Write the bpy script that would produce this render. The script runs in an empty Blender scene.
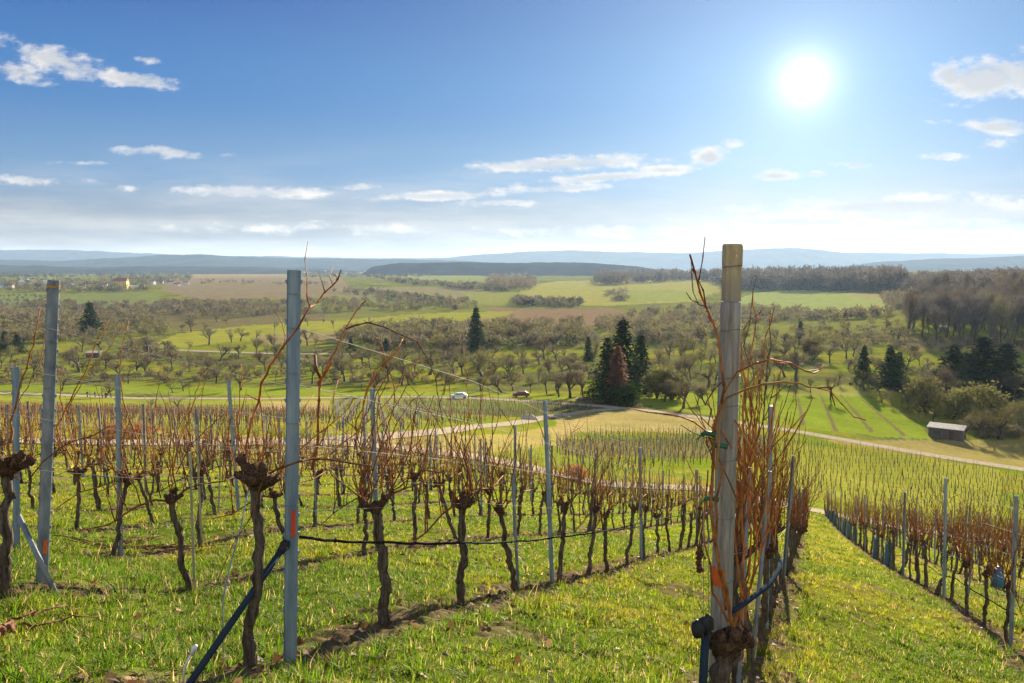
import bpy, math, random
import numpy as np
from mathutils import Vector, Matrix, Quaternion
S_ = bpy.context.scene
COL = S_.collection

# ------------------------------------------------------------------ camera
F = 796.4
PITCH = math.atan(75.5 / F)
CP, SP = math.cos(PITCH), math.sin(PITCH)
cam = bpy.data.cameras.new('camera')
cam.lens = 28.0; cam.sensor_width = 36.0; cam.clip_start = 0.05; cam.clip_end = 60000
camo = bpy.data.objects.new('camera', cam); COL.objects.link(camo)
camo.location = (0, 0, 0); camo.rotation_euler = (math.pi / 2 - PITCH, 0, 0)
S_.camera = camo
# ------------------------------------------------------------------ light
SUN_EL, SUN_AZ = math.radians(12.0), math.radians(19.7)
SUN_STRENGTH = 4.2
SKY_STRENGTH = 0.15
EXPOSURE = 2.2
HAZE_DENSITY = 4.1e-5
S_.view_settings.view_transform = 'Standard'
S_.view_settings.look = 'None'
S_.view_settings.exposure = EXPOSURE
S_.view_settings.gamma = 1.0
S_.view_settings.use_curve_mapping = False
sd = Vector((math.sin(SUN_AZ) * math.cos(SUN_EL), math.cos(SUN_AZ) * math.cos(SUN_EL), math.sin(SUN_EL)))
sl = bpy.data.lights.new('sun', 'SUN'); sl.energy = SUN_STRENGTH; sl.angle = math.radians(0.5); sl.color = (1.0, 0.87, 0.66)
so = bpy.data.objects.new('sun', sl); COL.objects.link(so)
so.rotation_euler = (-sd).to_track_quat('-Z', 'Y').to_euler()
so.location = (0, 0, 50)

W_ = bpy.data.worlds.new('World'); S_.world = W_; W_.use_nodes = True
nt = W_.node_tree; nt.nodes.clear()
def N(t, **k):
    n = nt.nodes.new(t)
    for a, b in k.items(): setattr(n, a, b)
    return n
def L(a, b): nt.links.new(a, b)
def setin(n, i, v):
    if hasattr(v, 'links'): L(v, n.inputs[i])
    else: n.inputs[i].default_value = v
def math_(op, a, b=0.0, c=0.0, clamp=False):
    n = N('ShaderNodeMath', operation=op, use_clamp=clamp)
    for i, v in enumerate((a, b, c)): setin(n, i, v)
    return n.outputs[0]
def mixc(f, a, b, bt='MIX'):
    n = N('ShaderNodeMix', data_type='RGBA', blend_type=bt)
    setin(n, 0, f); setin(n, 6, a); setin(n, 7, b)
    return n.outputs[2]
def sstep(v, a, b):
    n = N('ShaderNodeMapRange', interpolation_type='SMOOTHSTEP')
    setin(n, 0, v); setin(n, 1, a); setin(n, 2, b)
    return n.outputs[0]
sky = N('ShaderNodeTexSky', sky_type='NISHITA')
sky.sun_disc = False; sky.sun_elevation = SUN_EL; sky.sun_rotation = SUN_AZ
sky.altitude = 300; sky.air_density = 1.0; sky.dust_density = 0.6; sky.ozone_density = 2.2
geo = N('ShaderNodeNewGeometry')
vneg = N('ShaderNodeVectorMath', operation='SCALE'); L(geo.outputs['Incoming'], vneg.inputs[0]); vneg.inputs[3].default_value = -1.0
dirv = vneg.outputs[0]
sep = N('ShaderNodeSeparateXYZ'); L(dirv, sep.inputs[0])
yy = math_('MAXIMUM', sep.outputs[1], 0.05)
cu = math_('DIVIDE', sep.outputs[0], yy); cw = math_('DIVIDE', sep.outputs[2], yy)
comb = N('ShaderNodeCombineXYZ'); L(cu, comb.inputs[0]); L(cw, comb.inputs[1])
def noise(vec, scale, detail=6, rough=.58, sy=1.0, off=0.0):
    mp = N('ShaderNodeMapping'); L(vec, mp.inputs[0]); mp.inputs['Scale'].default_value = (scale, scale * sy, 1); mp.inputs['Location'].default_value = (off, off * .7, off)
    n = N('ShaderNodeTexNoise'); L(mp.outputs[0], n.inputs['Vector']); n.inputs['Scale'].default_value = 1; n.inputs['Detail'].default_value = detail; n.inputs['Roughness'].default_value = rough
    return n.outputs[0]
def ray(px, py):
    x = (px - 512) / F; yv = (341.5 - py) / F
    d = CP + SP * yv
    return x / d, (-SP + CP * yv) / d
# cumulus and streak clouds: centre px,py; half sizes px; tilt degrees; strength (a direction on the sky, not on the lens)
CLOUDS = [(62, 62, 66, 13, -17, 1.0), (135, 80, 50, 9, -8, 1.0), (18, 72, 40, 12, -10, .8), (165, 152, 48, 6, -2, .95), (228, 155, 22, 4, 0, .6),
          (30, 180, 60, 5, -2, .8), (250, 192, 95, 6, -1, .95), (360, 187, 26, 4, 0, .8), (440, 196, 80, 5, 1, .95), (560, 164, 125, 8, 3, .95),
          (600, 178, 80, 5, 4, .95), (665, 170, 40, 6, 0, .8), (709, 157, 20, 10, 4, 1.0), (732, 141, 12, 6, -10, .7), (775, 176, 26, 6, 0, .9), (816, 174, 14, 4, 0, .7), (855, 165, 24, 4, 0, .8),
          (985, 78, 50, 21, 10, 1.15), (950, 76, 20, 15, -20, 1.0), (1045, 70, 60, 26, 10, 1.15), (1000, 127, 40, 8, 0, 1.0), (930, 123, 22, 5, 0, .6), (940, 157, 30, 4, 0, .65), (995, 143, 20, 5, 5, .7),
          (900, 207, 160, 12, 1, 1.0), (980, 214, 100, 11, 0, 1.0), (800, 222, 130, 8, 0, .9), (560, 188, 75, 5, 2, .9), (180, 190, 20, 5, 0, .6), (75, 163, 30, 3, 0, .6), (500, 203, 50, 4, 0, .85),
          (300, 228, 160, 7, 0, .5), (620, 232, 190, 7, 0, .75), (900, 236, 180, 7, 0, .8), (148, 62, 16, 5, -5, .6), (130, 188, 14, 4, 0, .55)]
mask = None
for (px, py, sx, sy, ang, st) in CLOUDS:
    u0, w0 = ray(px, py)
    mp = N('ShaderNodeMapping', vector_type='TEXTURE'); L(comb.outputs[0], mp.inputs[0])
    mp.inputs['Location'].default_value = (u0, w0, 0); mp.inputs['Rotation'].default_value = (0, 0, math.radians(ang)); mp.inputs['Scale'].default_value = (sx / F * 1.25, sy / F * 1.35, 1)
    ln = N('ShaderNodeVectorMath', operation='LENGTH'); L(mp.outputs[0], ln.inputs[0])
    v = math_('MULTIPLY', math_('SUBTRACT', 1.0, ln.outputs['Value'], clamp=True), st)
    mask = v if mask is None else math_('MAXIMUM', mask, v)
n1 = noise(comb.outputs[0], 17, 9, .6, 2.3)
n2 = noise(comb.outputs[0], 60, 6, .62, 1.8, 5.0)
nn = math_('ADD', math_('MULTIPLY', n1, .75), math_('MULTIPLY', n2, .35))
dens = math_('ADD', mask, math_('MULTIPLY', math_('SUBTRACT', nn, .55), 2.9))
dens = math_('MULTIPLY', sstep(dens, .15, .88), sstep(mask, .0, .15))
# thin high veil near the horizon
veil = math_('MULTIPLY', sstep(cw, .17, .0), sstep(noise(comb.outputs[0], 5, 7, .6, 7.0, 2.0), .35, .7))
dot = N('ShaderNodeVectorMath', operation='DOT_PRODUCT'); L(dirv, dot.inputs[0]); dot.inputs[1].default_value = sd
ang = math_('MULTIPLY', math_('ARCCOSINE', math_('MINIMUM', dot.outputs['Value'], .9999999)), 180 / math.pi)
G0 = 1.0 / (SKY_STRENGTH * 2 ** EXPOSURE)
glow = math_('MULTIPLY', math_('EXPONENT', math_('MULTIPLY', ang, -1 / .85)), 2.3 * G0)
glow = math_('ADD', glow, math_('MULTIPLY', sstep(ang, .8, .45), 30.0 * G0))
rmp = N('ShaderNodeValToRGB'); cr = rmp.color_ramp; cr.interpolation = 'EASE'
stops = [(0.0, (.36, .285, .235)), (.045, (.27, .30, .365)), (.11, (.12, .28, .54)), (.20, (.03, .19, .53)), (.34, (.002, .085, .40)), (1.0, (.03, .10, .32))]
while len(cr.elements) < len(stops): cr.elements.new(.5)
for e, (p_, c_) in zip(cr.elements, stops): e.position = p_; e.color = (*c_, 1)
L(sep.outputs[2], rmp.inputs[0])
skyn = N('ShaderNodeVectorMath', operation='SCALE'); L(rmp.outputs[0], skyn.inputs[0]); skyn.inputs[3].default_value = G0
wide = N('ShaderNodeVectorMath', operation='SCALE'); wide.inputs[0].default_value = (.44, .62, .70); L(math_('MULTIPLY', math_('EXPONENT', math_('MULTIPLY', ang, -1 / 14.0)), G0), wide.inputs[3])
skyn2 = mixc(1.0, skyn.outputs[0], wide.outputs[0], 'ADD')
nis = N('ShaderNodeVectorMath', operation='SCALE'); L(sky.outputs[0], nis.inputs[0]); nis.inputs[3].default_value = .10
skyc = mixc(.12, skyn2, nis.outputs[0], 'MIX')
CLOUD_BRIGHT = (1.08 * G0, 1.0 * G0, .90 * G0, 1); CLOUD_GREY = (.55 * G0, .58 * G0, .62 * G0, 1)
shade = sstep(math_('ADD', mask, math_('MULTIPLY', n2, .5)), .62, 1.05)
cloudc = mixc(math_('MULTIPLY', shade, .75), CLOUD_BRIGHT, CLOUD_GREY)
c = mixc(math_('MULTIPLY', veil, .5), skyc, (.98 * G0, .90 * G0, .78 * G0, 1))
c = mixc(math_('MULTIPLY', dens, .92), c, cloudc)
# bright broken cloud added to the unseen rear sky, filling shaded camera-facing sides
back = math_('MULTIPLY', sstep(sep.outputs[1], .12, -.35), sstep(noise(dirv, 2.2, 6, .6, 1.0, 9.0), .25, .6))
c = mixc(math_('MULTIPLY', back, .9), c, (.95 * G0, .96 * G0, .98 * G0, 1))
gl = N('ShaderNodeVectorMath', operation='SCALE'); gl.inputs[0].default_value = (1, .95, .86); L(glow, gl.inputs[3])
c = mixc(1.0, c, gl.outputs[0], 'ADD')
bg = N('ShaderNodeBackground'); L(c, bg.inputs[0]); bg.inputs[1].default_value = SKY_STRENGTH
wo = N('ShaderNodeOutputWorld'); L(bg.outputs[0], wo.inputs[0])
cy = S_.cycles
cy.max_bounces = 6; cy.diffuse_bounces = 3; cy.glossy_bounces = 2; cy.transmission_bounces = 4; cy.volume_bounces = 0; cy.transparent_max_bounces = 4
cy.caustics_reflective = False; cy.caustics_refractive = False
cy.sample_clamp_indirect = 6.0
cy.use_denoising = True

# ------------------------------------------------------------------ helpers
def tag(o, label=None, cat=None, group=None, kind=None):
    if label: o['label'] = label
    if cat: o['category'] = cat
    if group: o['group'] = group
    if kind: o['kind'] = kind
    return o
def link(name, me, mats=(), parent=None):
    o = bpy.data.objects.new(name, me)
    COL.objects.link(o)
    if me is not None:
        for m in (mats if isinstance(mats, (list, tuple)) else [mats]):
            if m.name not in [x.name for x in me.materials if x]: me.materials.append(m)
    if parent is not None: o.parent = parent
    return o
def empty(name, loc=(0, 0, 0), rz=0, scale=1):
    o = bpy.data.objects.new(name, None); COL.objects.link(o)
    o.empty_display_size = .1
    o.location = loc; o.rotation_euler = (0, 0, rz); o.scale = (scale,) * 3 if not isinstance(scale, tuple) else scale
    return o
def copy_tree(o, parent=None):
    c = o.copy(); COL.objects.link(c)
    if parent is not None: c.parent = parent
    for ch in list(o.children): copy_tree(ch, c)
    return c
class MB:
    """collects shapes for ONE mesh object"""
    def __init__(s): s.v = []; s.f = []; s.m = []; s.sm = []
    def add(s, vs, fs, mi=0, smooth=False):
        b = len(s.v); s.v += [tuple(x) for x in vs]
        for f in fs: s.f.append(tuple(b + i for i in f)); s.m.append(mi); s.sm.append(smooth)
    def tube(s, pts, rad, n=6, mi=0, cap=True, smooth=True, jag=0, rng=None):
        pts = [Vector(p) for p in pts]; k = len(pts)
        if not isinstance(rad, (list, tuple)): rad = [rad] * k
        t0 = (pts[1] - pts[0]).normalized()
        a = t0.orthogonal().normalized(); vs = []
        for i, p in enumerate(pts):
            t = (pts[min(i + 1, k - 1)] - pts[max(i - 1, 0)])
            t = t.normalized() if t.length > 1e-9 else t0
            a = (a - t * a.dot(t)); a = a.normalized() if a.length > 1e-6 else t.orthogonal().normalized()
            b = t.cross(a)
            for j in range(n):
                th = 2 * math.pi * j / n
                r = rad[i] * (1 + (rng.uniform(-jag, jag) if jag else 0))
                vs.append(p + (a * math.cos(th) + b * math.sin(th)) * r)
        fs = []
        for i in range(k - 1):
            for j in range(n):
                j2 = (j + 1) % n
                fs.append((i * n + j, i * n + j2, (i + 1) * n + j2, (i + 1) * n + j))
        if cap:
            fs.append(tuple(range(n - 1, -1, -1))); fs.append(tuple((k - 1) * n + j for j in range(n)))
        s.add(vs, fs, mi, smooth)
    def box(s, c, d, rz=0, mi=0, M=None):
        cx, cy_, cz = c; dx, dy, dz = d[0] / 2, d[1] / 2, d[2] / 2
        co, si = math.cos(rz), math.sin(rz); vs = []
        for x, y, z in ((-1, -1, -1), (1, -1, -1), (1, 1, -1), (-1, 1, -1), (-1, -1, 1), (1, -1, 1), (1, 1, 1), (-1, 1, 1)):
            p = Vector((cx + x * dx * co - y * dy * si, cy_ + x * dx * si + y * dy * co, cz + z * dz))
            vs.append(M @ p if M else p)
        s.add(vs, [(0, 3, 2, 1), (4, 5, 6, 7), (0, 1, 5, 4), (1, 2, 6, 5), (2, 3, 7, 6), (3, 0, 4, 7)], mi)
    def blob(s, c, r, rng, mi=0, sub=(7, 5), jag=.25):
        n, m = sub; vs = []; c = Vector(c)
        if not isinstance(r, (tuple, list)): r = (r, r, r)
        for i in range(m + 1):
            ph = math.pi * i / m
            for j in range(n):
                th = 2 * math.pi * j / n; q = 1 + rng.uniform(-jag, jag)
                vs.append(c + Vector((r[0] * math.sin(ph) * math.cos(th) * q, r[1] * math.sin(ph) * math.sin(th) * q, r[2] * math.cos(ph) * q)))
        fs = [(i * n + j, (i + 1) * n + j, (i + 1) * n + (j + 1) % n, i * n + (j + 1) % n) for i in range(m) for j in range(n)]
        s.add(vs, fs, mi, True)
    def mesh(s, name):
        me = bpy.data.meshes.new(name); me.from_pydata(s.v, [], s.f)
        me.polygons.foreach_set('material_index', s.m); me.polygons.foreach_set('use_smooth', s.sm); me.update()
        return me
    def build(s, name, mats, parent=None): 
        me = s.mesh(name)
        o = bpy.data.objects.new(name, me); COL.objects.link(o)
        for m in (mats if isinstance(mats, (list, tuple)) else [mats]): me.materials.append(m)
        if parent is not None: o.parent = parent
        return o
def np_mesh(name, V, faces, col=None, smooth=False):
    """faces: list of (K,n) int arrays"""
    me = bpy.data.meshes.new(name)
    me.vertices.add(len(V)); me.vertices.foreach_set('co', np.ascontiguousarray(V, dtype=np.float32).ravel())
    tot = sum(len(f) for f in faces); loops = np.concatenate([f.ravel() for f in faces]).astype(np.int32)
    sizes = np.concatenate([np.full(len(f), f.shape[1], np.int32) for f in faces])
    st = np.concatenate([[0], np.cumsum(sizes)[:-1]]).astype(np.int32)
    me.loops.add(len(loops)); me.loops.foreach_set('vertex_index', loops)
    me.polygons.add(tot); me.polygons.foreach_set('loop_start', st)
    if smooth: me.polygons.foreach_set('use_smooth', np.ones(tot, bool))
    me.update(calc_edges=True)
    if col is not None:
        a = me.attributes.new('Col', 'FLOAT_COLOR', 'POINT')
        c4 = np.ones((len(V), 4), np.float32); c4[:, :3] = col
        a.data.foreach_set('color', c4.ravel())
    return me
ORD = ['first', 'second', 'third', 'fourth', 'fifth', 'sixth', 'seventh', 'eighth', 'ninth', 'tenth', 'eleventh', 'twelfth', 'thirteenth', 'fourteenth', 'fifteenth', 'sixteenth', 'seventeenth', 'eighteenth', 'nineteenth', 'twentieth',
       'twenty-first', 'twenty-second', 'twenty-third', 'twenty-fourth', 'twenty-fifth', 'twenty-sixth', 'twenty-seventh', 'twenty-eighth', 'twenty-ninth', 'thirtieth']
def hash2(i, j, s):
    h = (i.astype(np.int64) * 374761393 + j.astype(np.int64) * 668265263 + s * 982451653) & 0x7fffffff
    h = ((h ^ (h >> 13)) * 1274126177) & 0x7fffffff
    return ((h ^ (h >> 16)) & 0xffff) / 65535.0
def vnoise(x, y, s=0):
    i = np.floor(x); j = np.floor(y); fx = x - i; fy = y - j
    fx = fx * fx * (3 - 2 * fx); fy = fy * fy * (3 - 2 * fy)
    a, b, c_, d = hash2(i, j, s), hash2(i + 1, j, s), hash2(i, j + 1, s), hash2(i + 1, j + 1, s)
    return (a * (1 - fx) + b * fx) * (1 - fy) + (c_ * (1 - fx) + d * fx) * fy
def fbm(x, y, s=0, o=4):
    t = 0; a = .5
    for k in range(o): t = t + a * vnoise(x * 2 ** k, y * 2 ** k, s + k * 17); a *= .5
    return t / (1 - .5 ** o)

# ------------------------------------------------------------------ materials
def mat(name, col, rough=.8, var=.25, scale=8.0, bump=0.0, bscale=None, metallic=0, stretch=(1, 1, 1), col2=None, spec=.3, trans=0.0, rand=0.0, coord='Object'):
    m = bpy.data.materials.new(name); m.use_nodes = True; t = m.node_tree; t.nodes.clear()
    out = t.nodes.new('ShaderNodeOutputMaterial'); p = t.nodes.new('ShaderNodeBsdfPrincipled')
    p.inputs['Roughness'].default_value = rough; p.inputs['Metallic'].default_value = metallic; p.inputs['Specular IOR Level'].default_value = spec
    tc = t.nodes.new('ShaderNodeTexCoord'); mp = t.nodes.new('ShaderNodeMapping'); mp.inputs['Scale'].default_value = stretch
    t.links.new(tc.outputs[coord], mp.inputs[0])
    nz = t.nodes.new('ShaderNodeTexNoise'); nz.inputs['Scale'].default_value = scale; nz.inputs['Detail'].default_value = 6; nz.inputs['Roughness'].default_value = .65
    t.links.new(mp.outputs[0], nz.inputs['Vector'])
    rp = t.nodes.new('ShaderNodeValToRGB'); rp.color_ramp.elements[0].position = .3; rp.color_ramp.elements[1].position = .7
    c2 = col2 or tuple(min(1, x * (1 + var)) for x in col)
    rp.color_ramp.elements[0].color = (*[x * (1 - var) for x in col], 1); rp.color_ramp.elements[1].color = (*c2, 1)
    t.links.new(nz.outputs[0], rp.inputs[0])
    cout = rp.outputs[0]
    if rand:
        oi = t.nodes.new('ShaderNodeObjectInfo'); hs = t.nodes.new('ShaderNodeHueSaturation')
        mr = t.nodes.new('ShaderNodeMapRange'); t.links.new(oi.outputs['Random'], mr.inputs[0]); mr.inputs[3].default_value = 1 - rand; mr.inputs[4].default_value = 1 + rand
        mr2 = t.nodes.new('ShaderNodeMapRange'); t.links.new(oi.outputs['Random'], mr2.inputs[0]); mr2.inputs[3].default_value = .5 - rand * .09; mr2.inputs[4].default_value = .5 + rand * .09
        t.links.new(mr.outputs[0], hs.inputs['Value']); t.links.new(mr2.outputs[0], hs.inputs['Hue']); t.links.new(cout, hs.inputs['Color']); cout = hs.outputs[0]
    t.links.new(cout, p.inputs['Base Color'])
    if bump:
        nb = t.nodes.new('ShaderNodeTexNoise'); nb.inputs['Scale'].default_value = bscale or scale * 3; nb.inputs['Detail'].default_value = 5
        t.links.new(mp.outputs[0], nb.inputs['Vector'])
        bn = t.nodes.new('ShaderNodeBump'); bn.inputs['Strength'].default_value = bump; bn.inputs['Distance'].default_value = .02
        t.links.new(nb.outputs[0], bn.inputs['Height']); t.links.new(bn.outputs[0], p.inputs['Normal'])
    sh = p.outputs[0]
    if trans:
        tr = t.nodes.new('ShaderNodeBsdfTranslucent'); t.links.new(cout, tr.inputs[0])
        mx = t.nodes.new('ShaderNodeMixShader'); mx.inputs[0].default_value = trans
        t.links.new(sh, mx.inputs[1]); t.links.new(tr.outputs[0], mx.inputs[2]); sh = mx.outputs[0]
    t.links.new(sh, out.inputs[0])
    return m
def mat_attr(name, rough=.85, trans=0.0, nscale=0.0, bump=0.0, bscale=3.0, spec=.2, var=.3):
    m = bpy.data.materials.new(name); m.use_nodes = True; t = m.node_tree; t.nodes.clear()
    out = t.nodes.new('ShaderNodeOutputMaterial'); p = t.nodes.new('ShaderNodeBsdfPrincipled')
    p.inputs['Roughness'].default_value = rough; p.inputs['Specular IOR Level'].default_value = spec
    a = t.nodes.new('ShaderNodeAttribute'); a.attribute_name = 'Col'; cout = a.outputs['Color']
    tc = t.nodes.new('ShaderNodeTexCoord')
    if nscale:
        nz = t.nodes.new('ShaderNodeTexNoise'); nz.inputs['Scale'].default_value = nscale; nz.inputs['Detail'].default_value = 8; nz.inputs['Roughness'].default_value = .7
        t.links.new(tc.outputs['Object'], nz.inputs['Vector'])
        mr = t.nodes.new('ShaderNodeMapRange'); t.links.new(nz.outputs[0], mr.inputs[0]); mr.inputs[1].default_value = .25; mr.inputs[2].default_value = .75; mr.inputs[3].default_value = 1 - var; mr.inputs[4].default_value = 1 + var
        vm = t.nodes.new('ShaderNodeVectorMath'); vm.operation = 'SCALE'; t.links.new(cout, vm.inputs[0]); t.links.new(mr.outputs[0], vm.inputs[3]); cout = vm.outputs[0]
    t.links.new(cout, p.inputs['Base Color'])
    if bump:
        nb = t.nodes.new('ShaderNodeTexNoise'); nb.inputs['Scale'].default_value = bscale; nb.inputs['Detail'].default_value = 8; nb.inputs['Roughness'].default_value = .7
        t.links.new(tc.outputs['Object'], nb.inputs['Vector'])
        bn = t.nodes.new('ShaderNodeBump'); bn.inputs['Strength'].default_value = bump; bn.inputs['Distance'].default_value = .15
        t.links.new(nb.outputs[0], bn.inputs['Height']); t.links.new(bn.outputs[0], p.inputs['Normal'])
    sh = p.outputs[0]
    if trans:
        tr = t.nodes.new('ShaderNodeBsdfTranslucent'); t.links.new(cout, tr.inputs[0])
        mx = t.nodes.new('ShaderNodeMixShader'); mx.inputs[0].default_value = trans
        t.links.new(sh, mx.inputs[1]); t.links.new(tr.outputs[0], mx.inputs[2]); sh = mx.outputs[0]
    t.links.new(sh, out.inputs[0])
    return m
M_ground = mat_attr('ground', 1.0, nscale=.9, bump=.35, bscale=2.5, var=.3, spec=0.0)
M_grass = mat_attr('grass_blade', .6, trans=.5, spec=.10)
M_leaf = mat_attr('dry_leaf', .7, trans=.3)
M_scrub = mat_attr('scrub_twigs', .9, trans=.25)
M_road = mat('track_gravel', (.36, .30, .215), 1.0, .25, 1.1, bump=.3, spec=0.0)
M_asph = mat('asphalt', (.10, .10, .105), .9, .2, 1.5, bump=.2, spec=.05)
M_bark = mat('vine_bark', (.05, .036, .028), 1.0, .6, 46, bump=1.0, bscale=75, stretch=(1, 1, .10), col2=(.19, .15, .115), spec=.05)
M_head = mat('vine_head_bark', (.05, .03, .022), 1.0, .6, 45, bump=1.0, bscale=85, col2=(.19, .11, .07), spec=.05)
M_cane = mat('vine_cane', (.17, .062, .034), .7, .5, 16, bump=.3, bscale=90, col2=(.46, .18, .065), spec=.05, trans=.25)
M_canebright = mat('vine_cane_bright', (.30, .10, .035), .6, .45, 12, bump=.3, bscale=90, col2=(.62, .25, .08), spec=.08, trans=.3)
M_canepale = mat('vine_cane_pale', (.44, .24, .075), .75, .3, 9, bump=.2, bscale=80, spec=.04, trans=.2)
M_canedark = mat('vine_cane_dark', (.14, .06, .035), .8, .35, 9, bump=.2, bscale=80, spec=.08)
M_steel = mat('galvanised_steel', (.15, .235, .345), .55, .35, 14, bump=.15, metallic=.2, stretch=(1, 1, .12), col2=(.34, .42, .48), spec=.25)
M_steelold = mat('dull_steel', (.15, .20, .26), .75, .4, 14, bump=.2, col2=(.34, .37, .38), metallic=.15, stretch=(1, 1, .3), spec=.15)
M_wire = mat('wire', (.20, .19, .18), .7, .2, 6, spec=.2)
M_wood = mat('weathered_wood', (.27, .235, .20), .85, .4, 7, bump=.5, bscale=30, stretch=(6, 6, .5), col2=(.45, .41, .36))
M_woodtop = mat('flare_tinted_post_top', (.47, .34, .17), .7, .25, 9, bump=.3, stretch=(4, 4, 1), col2=(.62, .48, .28))  # tan cap wood, with the sun flare put into its colour
M_stake = mat('pale_stake', (.38, .36, .22), .8, .3, 6, bump=.2, stretch=(3, 3, .3))
M_red = mat('red_tape', (.62, .06, .02), .5, .15, 20)
M_amber = mat('amber_band', (.50, .24, .05), .7, .3, 20)
M_orange = mat('orange_tape', (.62, .12, .02), .7, .2, 20)
M_hose = mat('drip_hose', (.015, .017, .02), .95, .2, 10, spec=.03)
M_bluehose = mat('blue_strut', (.03, .044, .062), 1.0, .2, 10, spec=0.0)
M_green = mat('green_tie', (.03, .12, .06), .5, .2, 20)
M_black = mat('black_rubber', (.02, .02, .022), .6, .2, 20)
M_white = mat('white_plastic', (.7, .7, .68), .5, .1, 10)
M_bluepl = mat('blue_sleeve', (.06, .17, .29), .45, .25, 14, trans=.2)
M_tree = mat('tree_bark', (.075, .06, .048), .9, .35, 3, bump=.4, rand=.2)
M_twig = mat('twigs', (.185, .15, .082), .9, .3, .8, trans=.15, rand=.3)
M_twiggrey = mat('grey_twigs', (.17, .145, .12), .9, .3, .5, trans=.15, rand=.2)
M_twigolive = mat('olive_twigs', (.17, .155, .05), .9, .35, .8, trans=.25, rand=.25)
M_twigred = mat('rust_twigs', (.19, .105, .055), .9, .35, .8, trans=.3, rand=.15)
M_bloom = mat('pale_buds', (.36, .33, .15), .8, .3, .8, trans=.35, rand=.1)
M_conif = mat('conifer_needles', (.040, .066, .030), 1.0, .45, .6, trans=.1, rand=.25, spec=0.0)
M_ivy = mat('evergreen_leaves', (.035, .065, .018), 1.0, .5, .7, trans=.2, spec=0.0)
M_rustshrub = mat('rust_foliage', (.42, .16, .05), .8, .35, 3, trans=.35)

def fade_flare_tint(m, z0, z1):
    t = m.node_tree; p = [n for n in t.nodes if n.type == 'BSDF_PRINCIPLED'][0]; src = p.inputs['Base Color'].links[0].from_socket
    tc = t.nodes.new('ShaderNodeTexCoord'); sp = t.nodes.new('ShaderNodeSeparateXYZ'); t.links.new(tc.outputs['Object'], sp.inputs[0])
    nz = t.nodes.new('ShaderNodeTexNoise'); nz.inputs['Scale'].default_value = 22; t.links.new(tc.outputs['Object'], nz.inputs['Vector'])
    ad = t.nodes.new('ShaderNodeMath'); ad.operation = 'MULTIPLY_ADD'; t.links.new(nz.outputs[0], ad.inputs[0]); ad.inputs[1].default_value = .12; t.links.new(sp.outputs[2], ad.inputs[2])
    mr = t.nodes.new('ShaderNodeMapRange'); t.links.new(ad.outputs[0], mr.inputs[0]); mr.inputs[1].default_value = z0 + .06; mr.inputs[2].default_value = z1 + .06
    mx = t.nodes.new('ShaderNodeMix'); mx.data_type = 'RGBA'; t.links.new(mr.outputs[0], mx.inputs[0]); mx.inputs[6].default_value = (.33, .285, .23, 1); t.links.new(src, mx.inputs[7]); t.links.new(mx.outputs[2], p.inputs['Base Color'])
# ------------------------------------------------------------------ terrain: ground line (u, log distance) -> slope, through surveyed points
CTRL=[(290,662,4.2),(240,668,3.9),(383,623,5.15),(462,606,6.3),(517,589,7.5),(553,583,8.5),(609,571,10.8),(640,562,12.6),(697,548,18.5),
(42,583,5.5),(122,558,8.8),(238,518,12.5),(512,683,4.15),(720,725,3.6),(800,683,5.3),(0,683,3.3),(200,683,3.7),
(1010,632,11.4),(945,602,14),(903,573,21),(865,546,33),(835,519,54),(820,512,62),(940,683,7.5),(1024,683,8.2),
(0,530,9.5),(0,490,15),(0,460,26),(0,441,39),(120,500,16),(120,460,30),(120,443,42),(240,482,22),(240,456,37),(240,442,45),
(340,560,8.5),(340,520,14),(340,482,26),(340,459,38),(340,443,48),(512,540,13),(512,510,22),(512,490,33),(512,471,48),(512,463,54),
(600,520,25),(600,497,44),(600,484,58),(700,516,38),(700,500,50),(700,489,60),(820,600,10.3),(820,557,20),(820,540,30),(820,525,45),
(1024,590,20),(1024,566,33),(1024,549,50),(1024,538,65),
(0,416,80),(0,394,225),(120,418,84),(120,395,225),(340,427,76),(340,398,200),(512,432,102),(512,405,175),(512,398,198),
(600,447,105),(600,409,168),(700,452,106),(700,418,160),(820,505,67),(820,472,104),(820,437,152),(1024,495,108),(1024,466,146),
(820,415,188),(820,395,230),(820,370,300),(1024,440,178),(1024,410,225),(1024,375,300),(1024,350,390),(1024,330,460),(1024,305,580),(1024,287,800),(1024,276,1400),
(900,345,420),(900,315,620),
(820,350,400),(820,330,560),(820,315,760),(820,302,1000),(820,292,1350),(820,277,1900)]
for px in (-120,80,300,500,660):
    CTRL+=[(px,381,265),(px,360,360),(px,341,480),(px,326,640),(px,311,880),(px,300,1120),(px,290.5,1450),(px,283.5,1900),(px,278.5,2600),(px,274,4500)]
for px in (-200,150,500,820,1180):
    CTRL+=[(px,270.5,9000),(px,268.4,16000)]
CTRL+=[(820,274,2900),(1120,274,2900)]
def build():
    A=np.array([(*ray(a,b),math.log(c)) for a,b,c in CTRL])
    P=np.stack([A[:,0]*3,A[:,2]],1); w=A[:,1]*np.exp(.0*A[:,2])
    n=len(P); d=np.linalg.norm(P[:,None]-P[None],axis=2)
    K=np.where(d>0,d*d*np.log(np.maximum(d,1e-9)),0)+np.eye(n)*.02
    T=np.hstack([np.ones((n,1)),P]); M=np.zeros((n+3,n+3)); M[:n,:n]=K;M[:n,n:]=T;M[n:,:n]=T.T
    s=np.linalg.solve(M,np.concatenate([w,np.zeros(3)]))
    return P,s
PT,S=build()
def Wf(u,l):
    u=np.asarray(u,float);l=np.asarray(l,float)
    out=S[-3]+S[-2]*u*3+S[-1]*l
    for i in range(len(PT)):
        d2=(u*3-PT[i,0])**2+(l-PT[i,1])**2
        out=out+S[i]*.5*d2*np.log(np.maximum(d2,1e-18))
    return out
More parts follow.
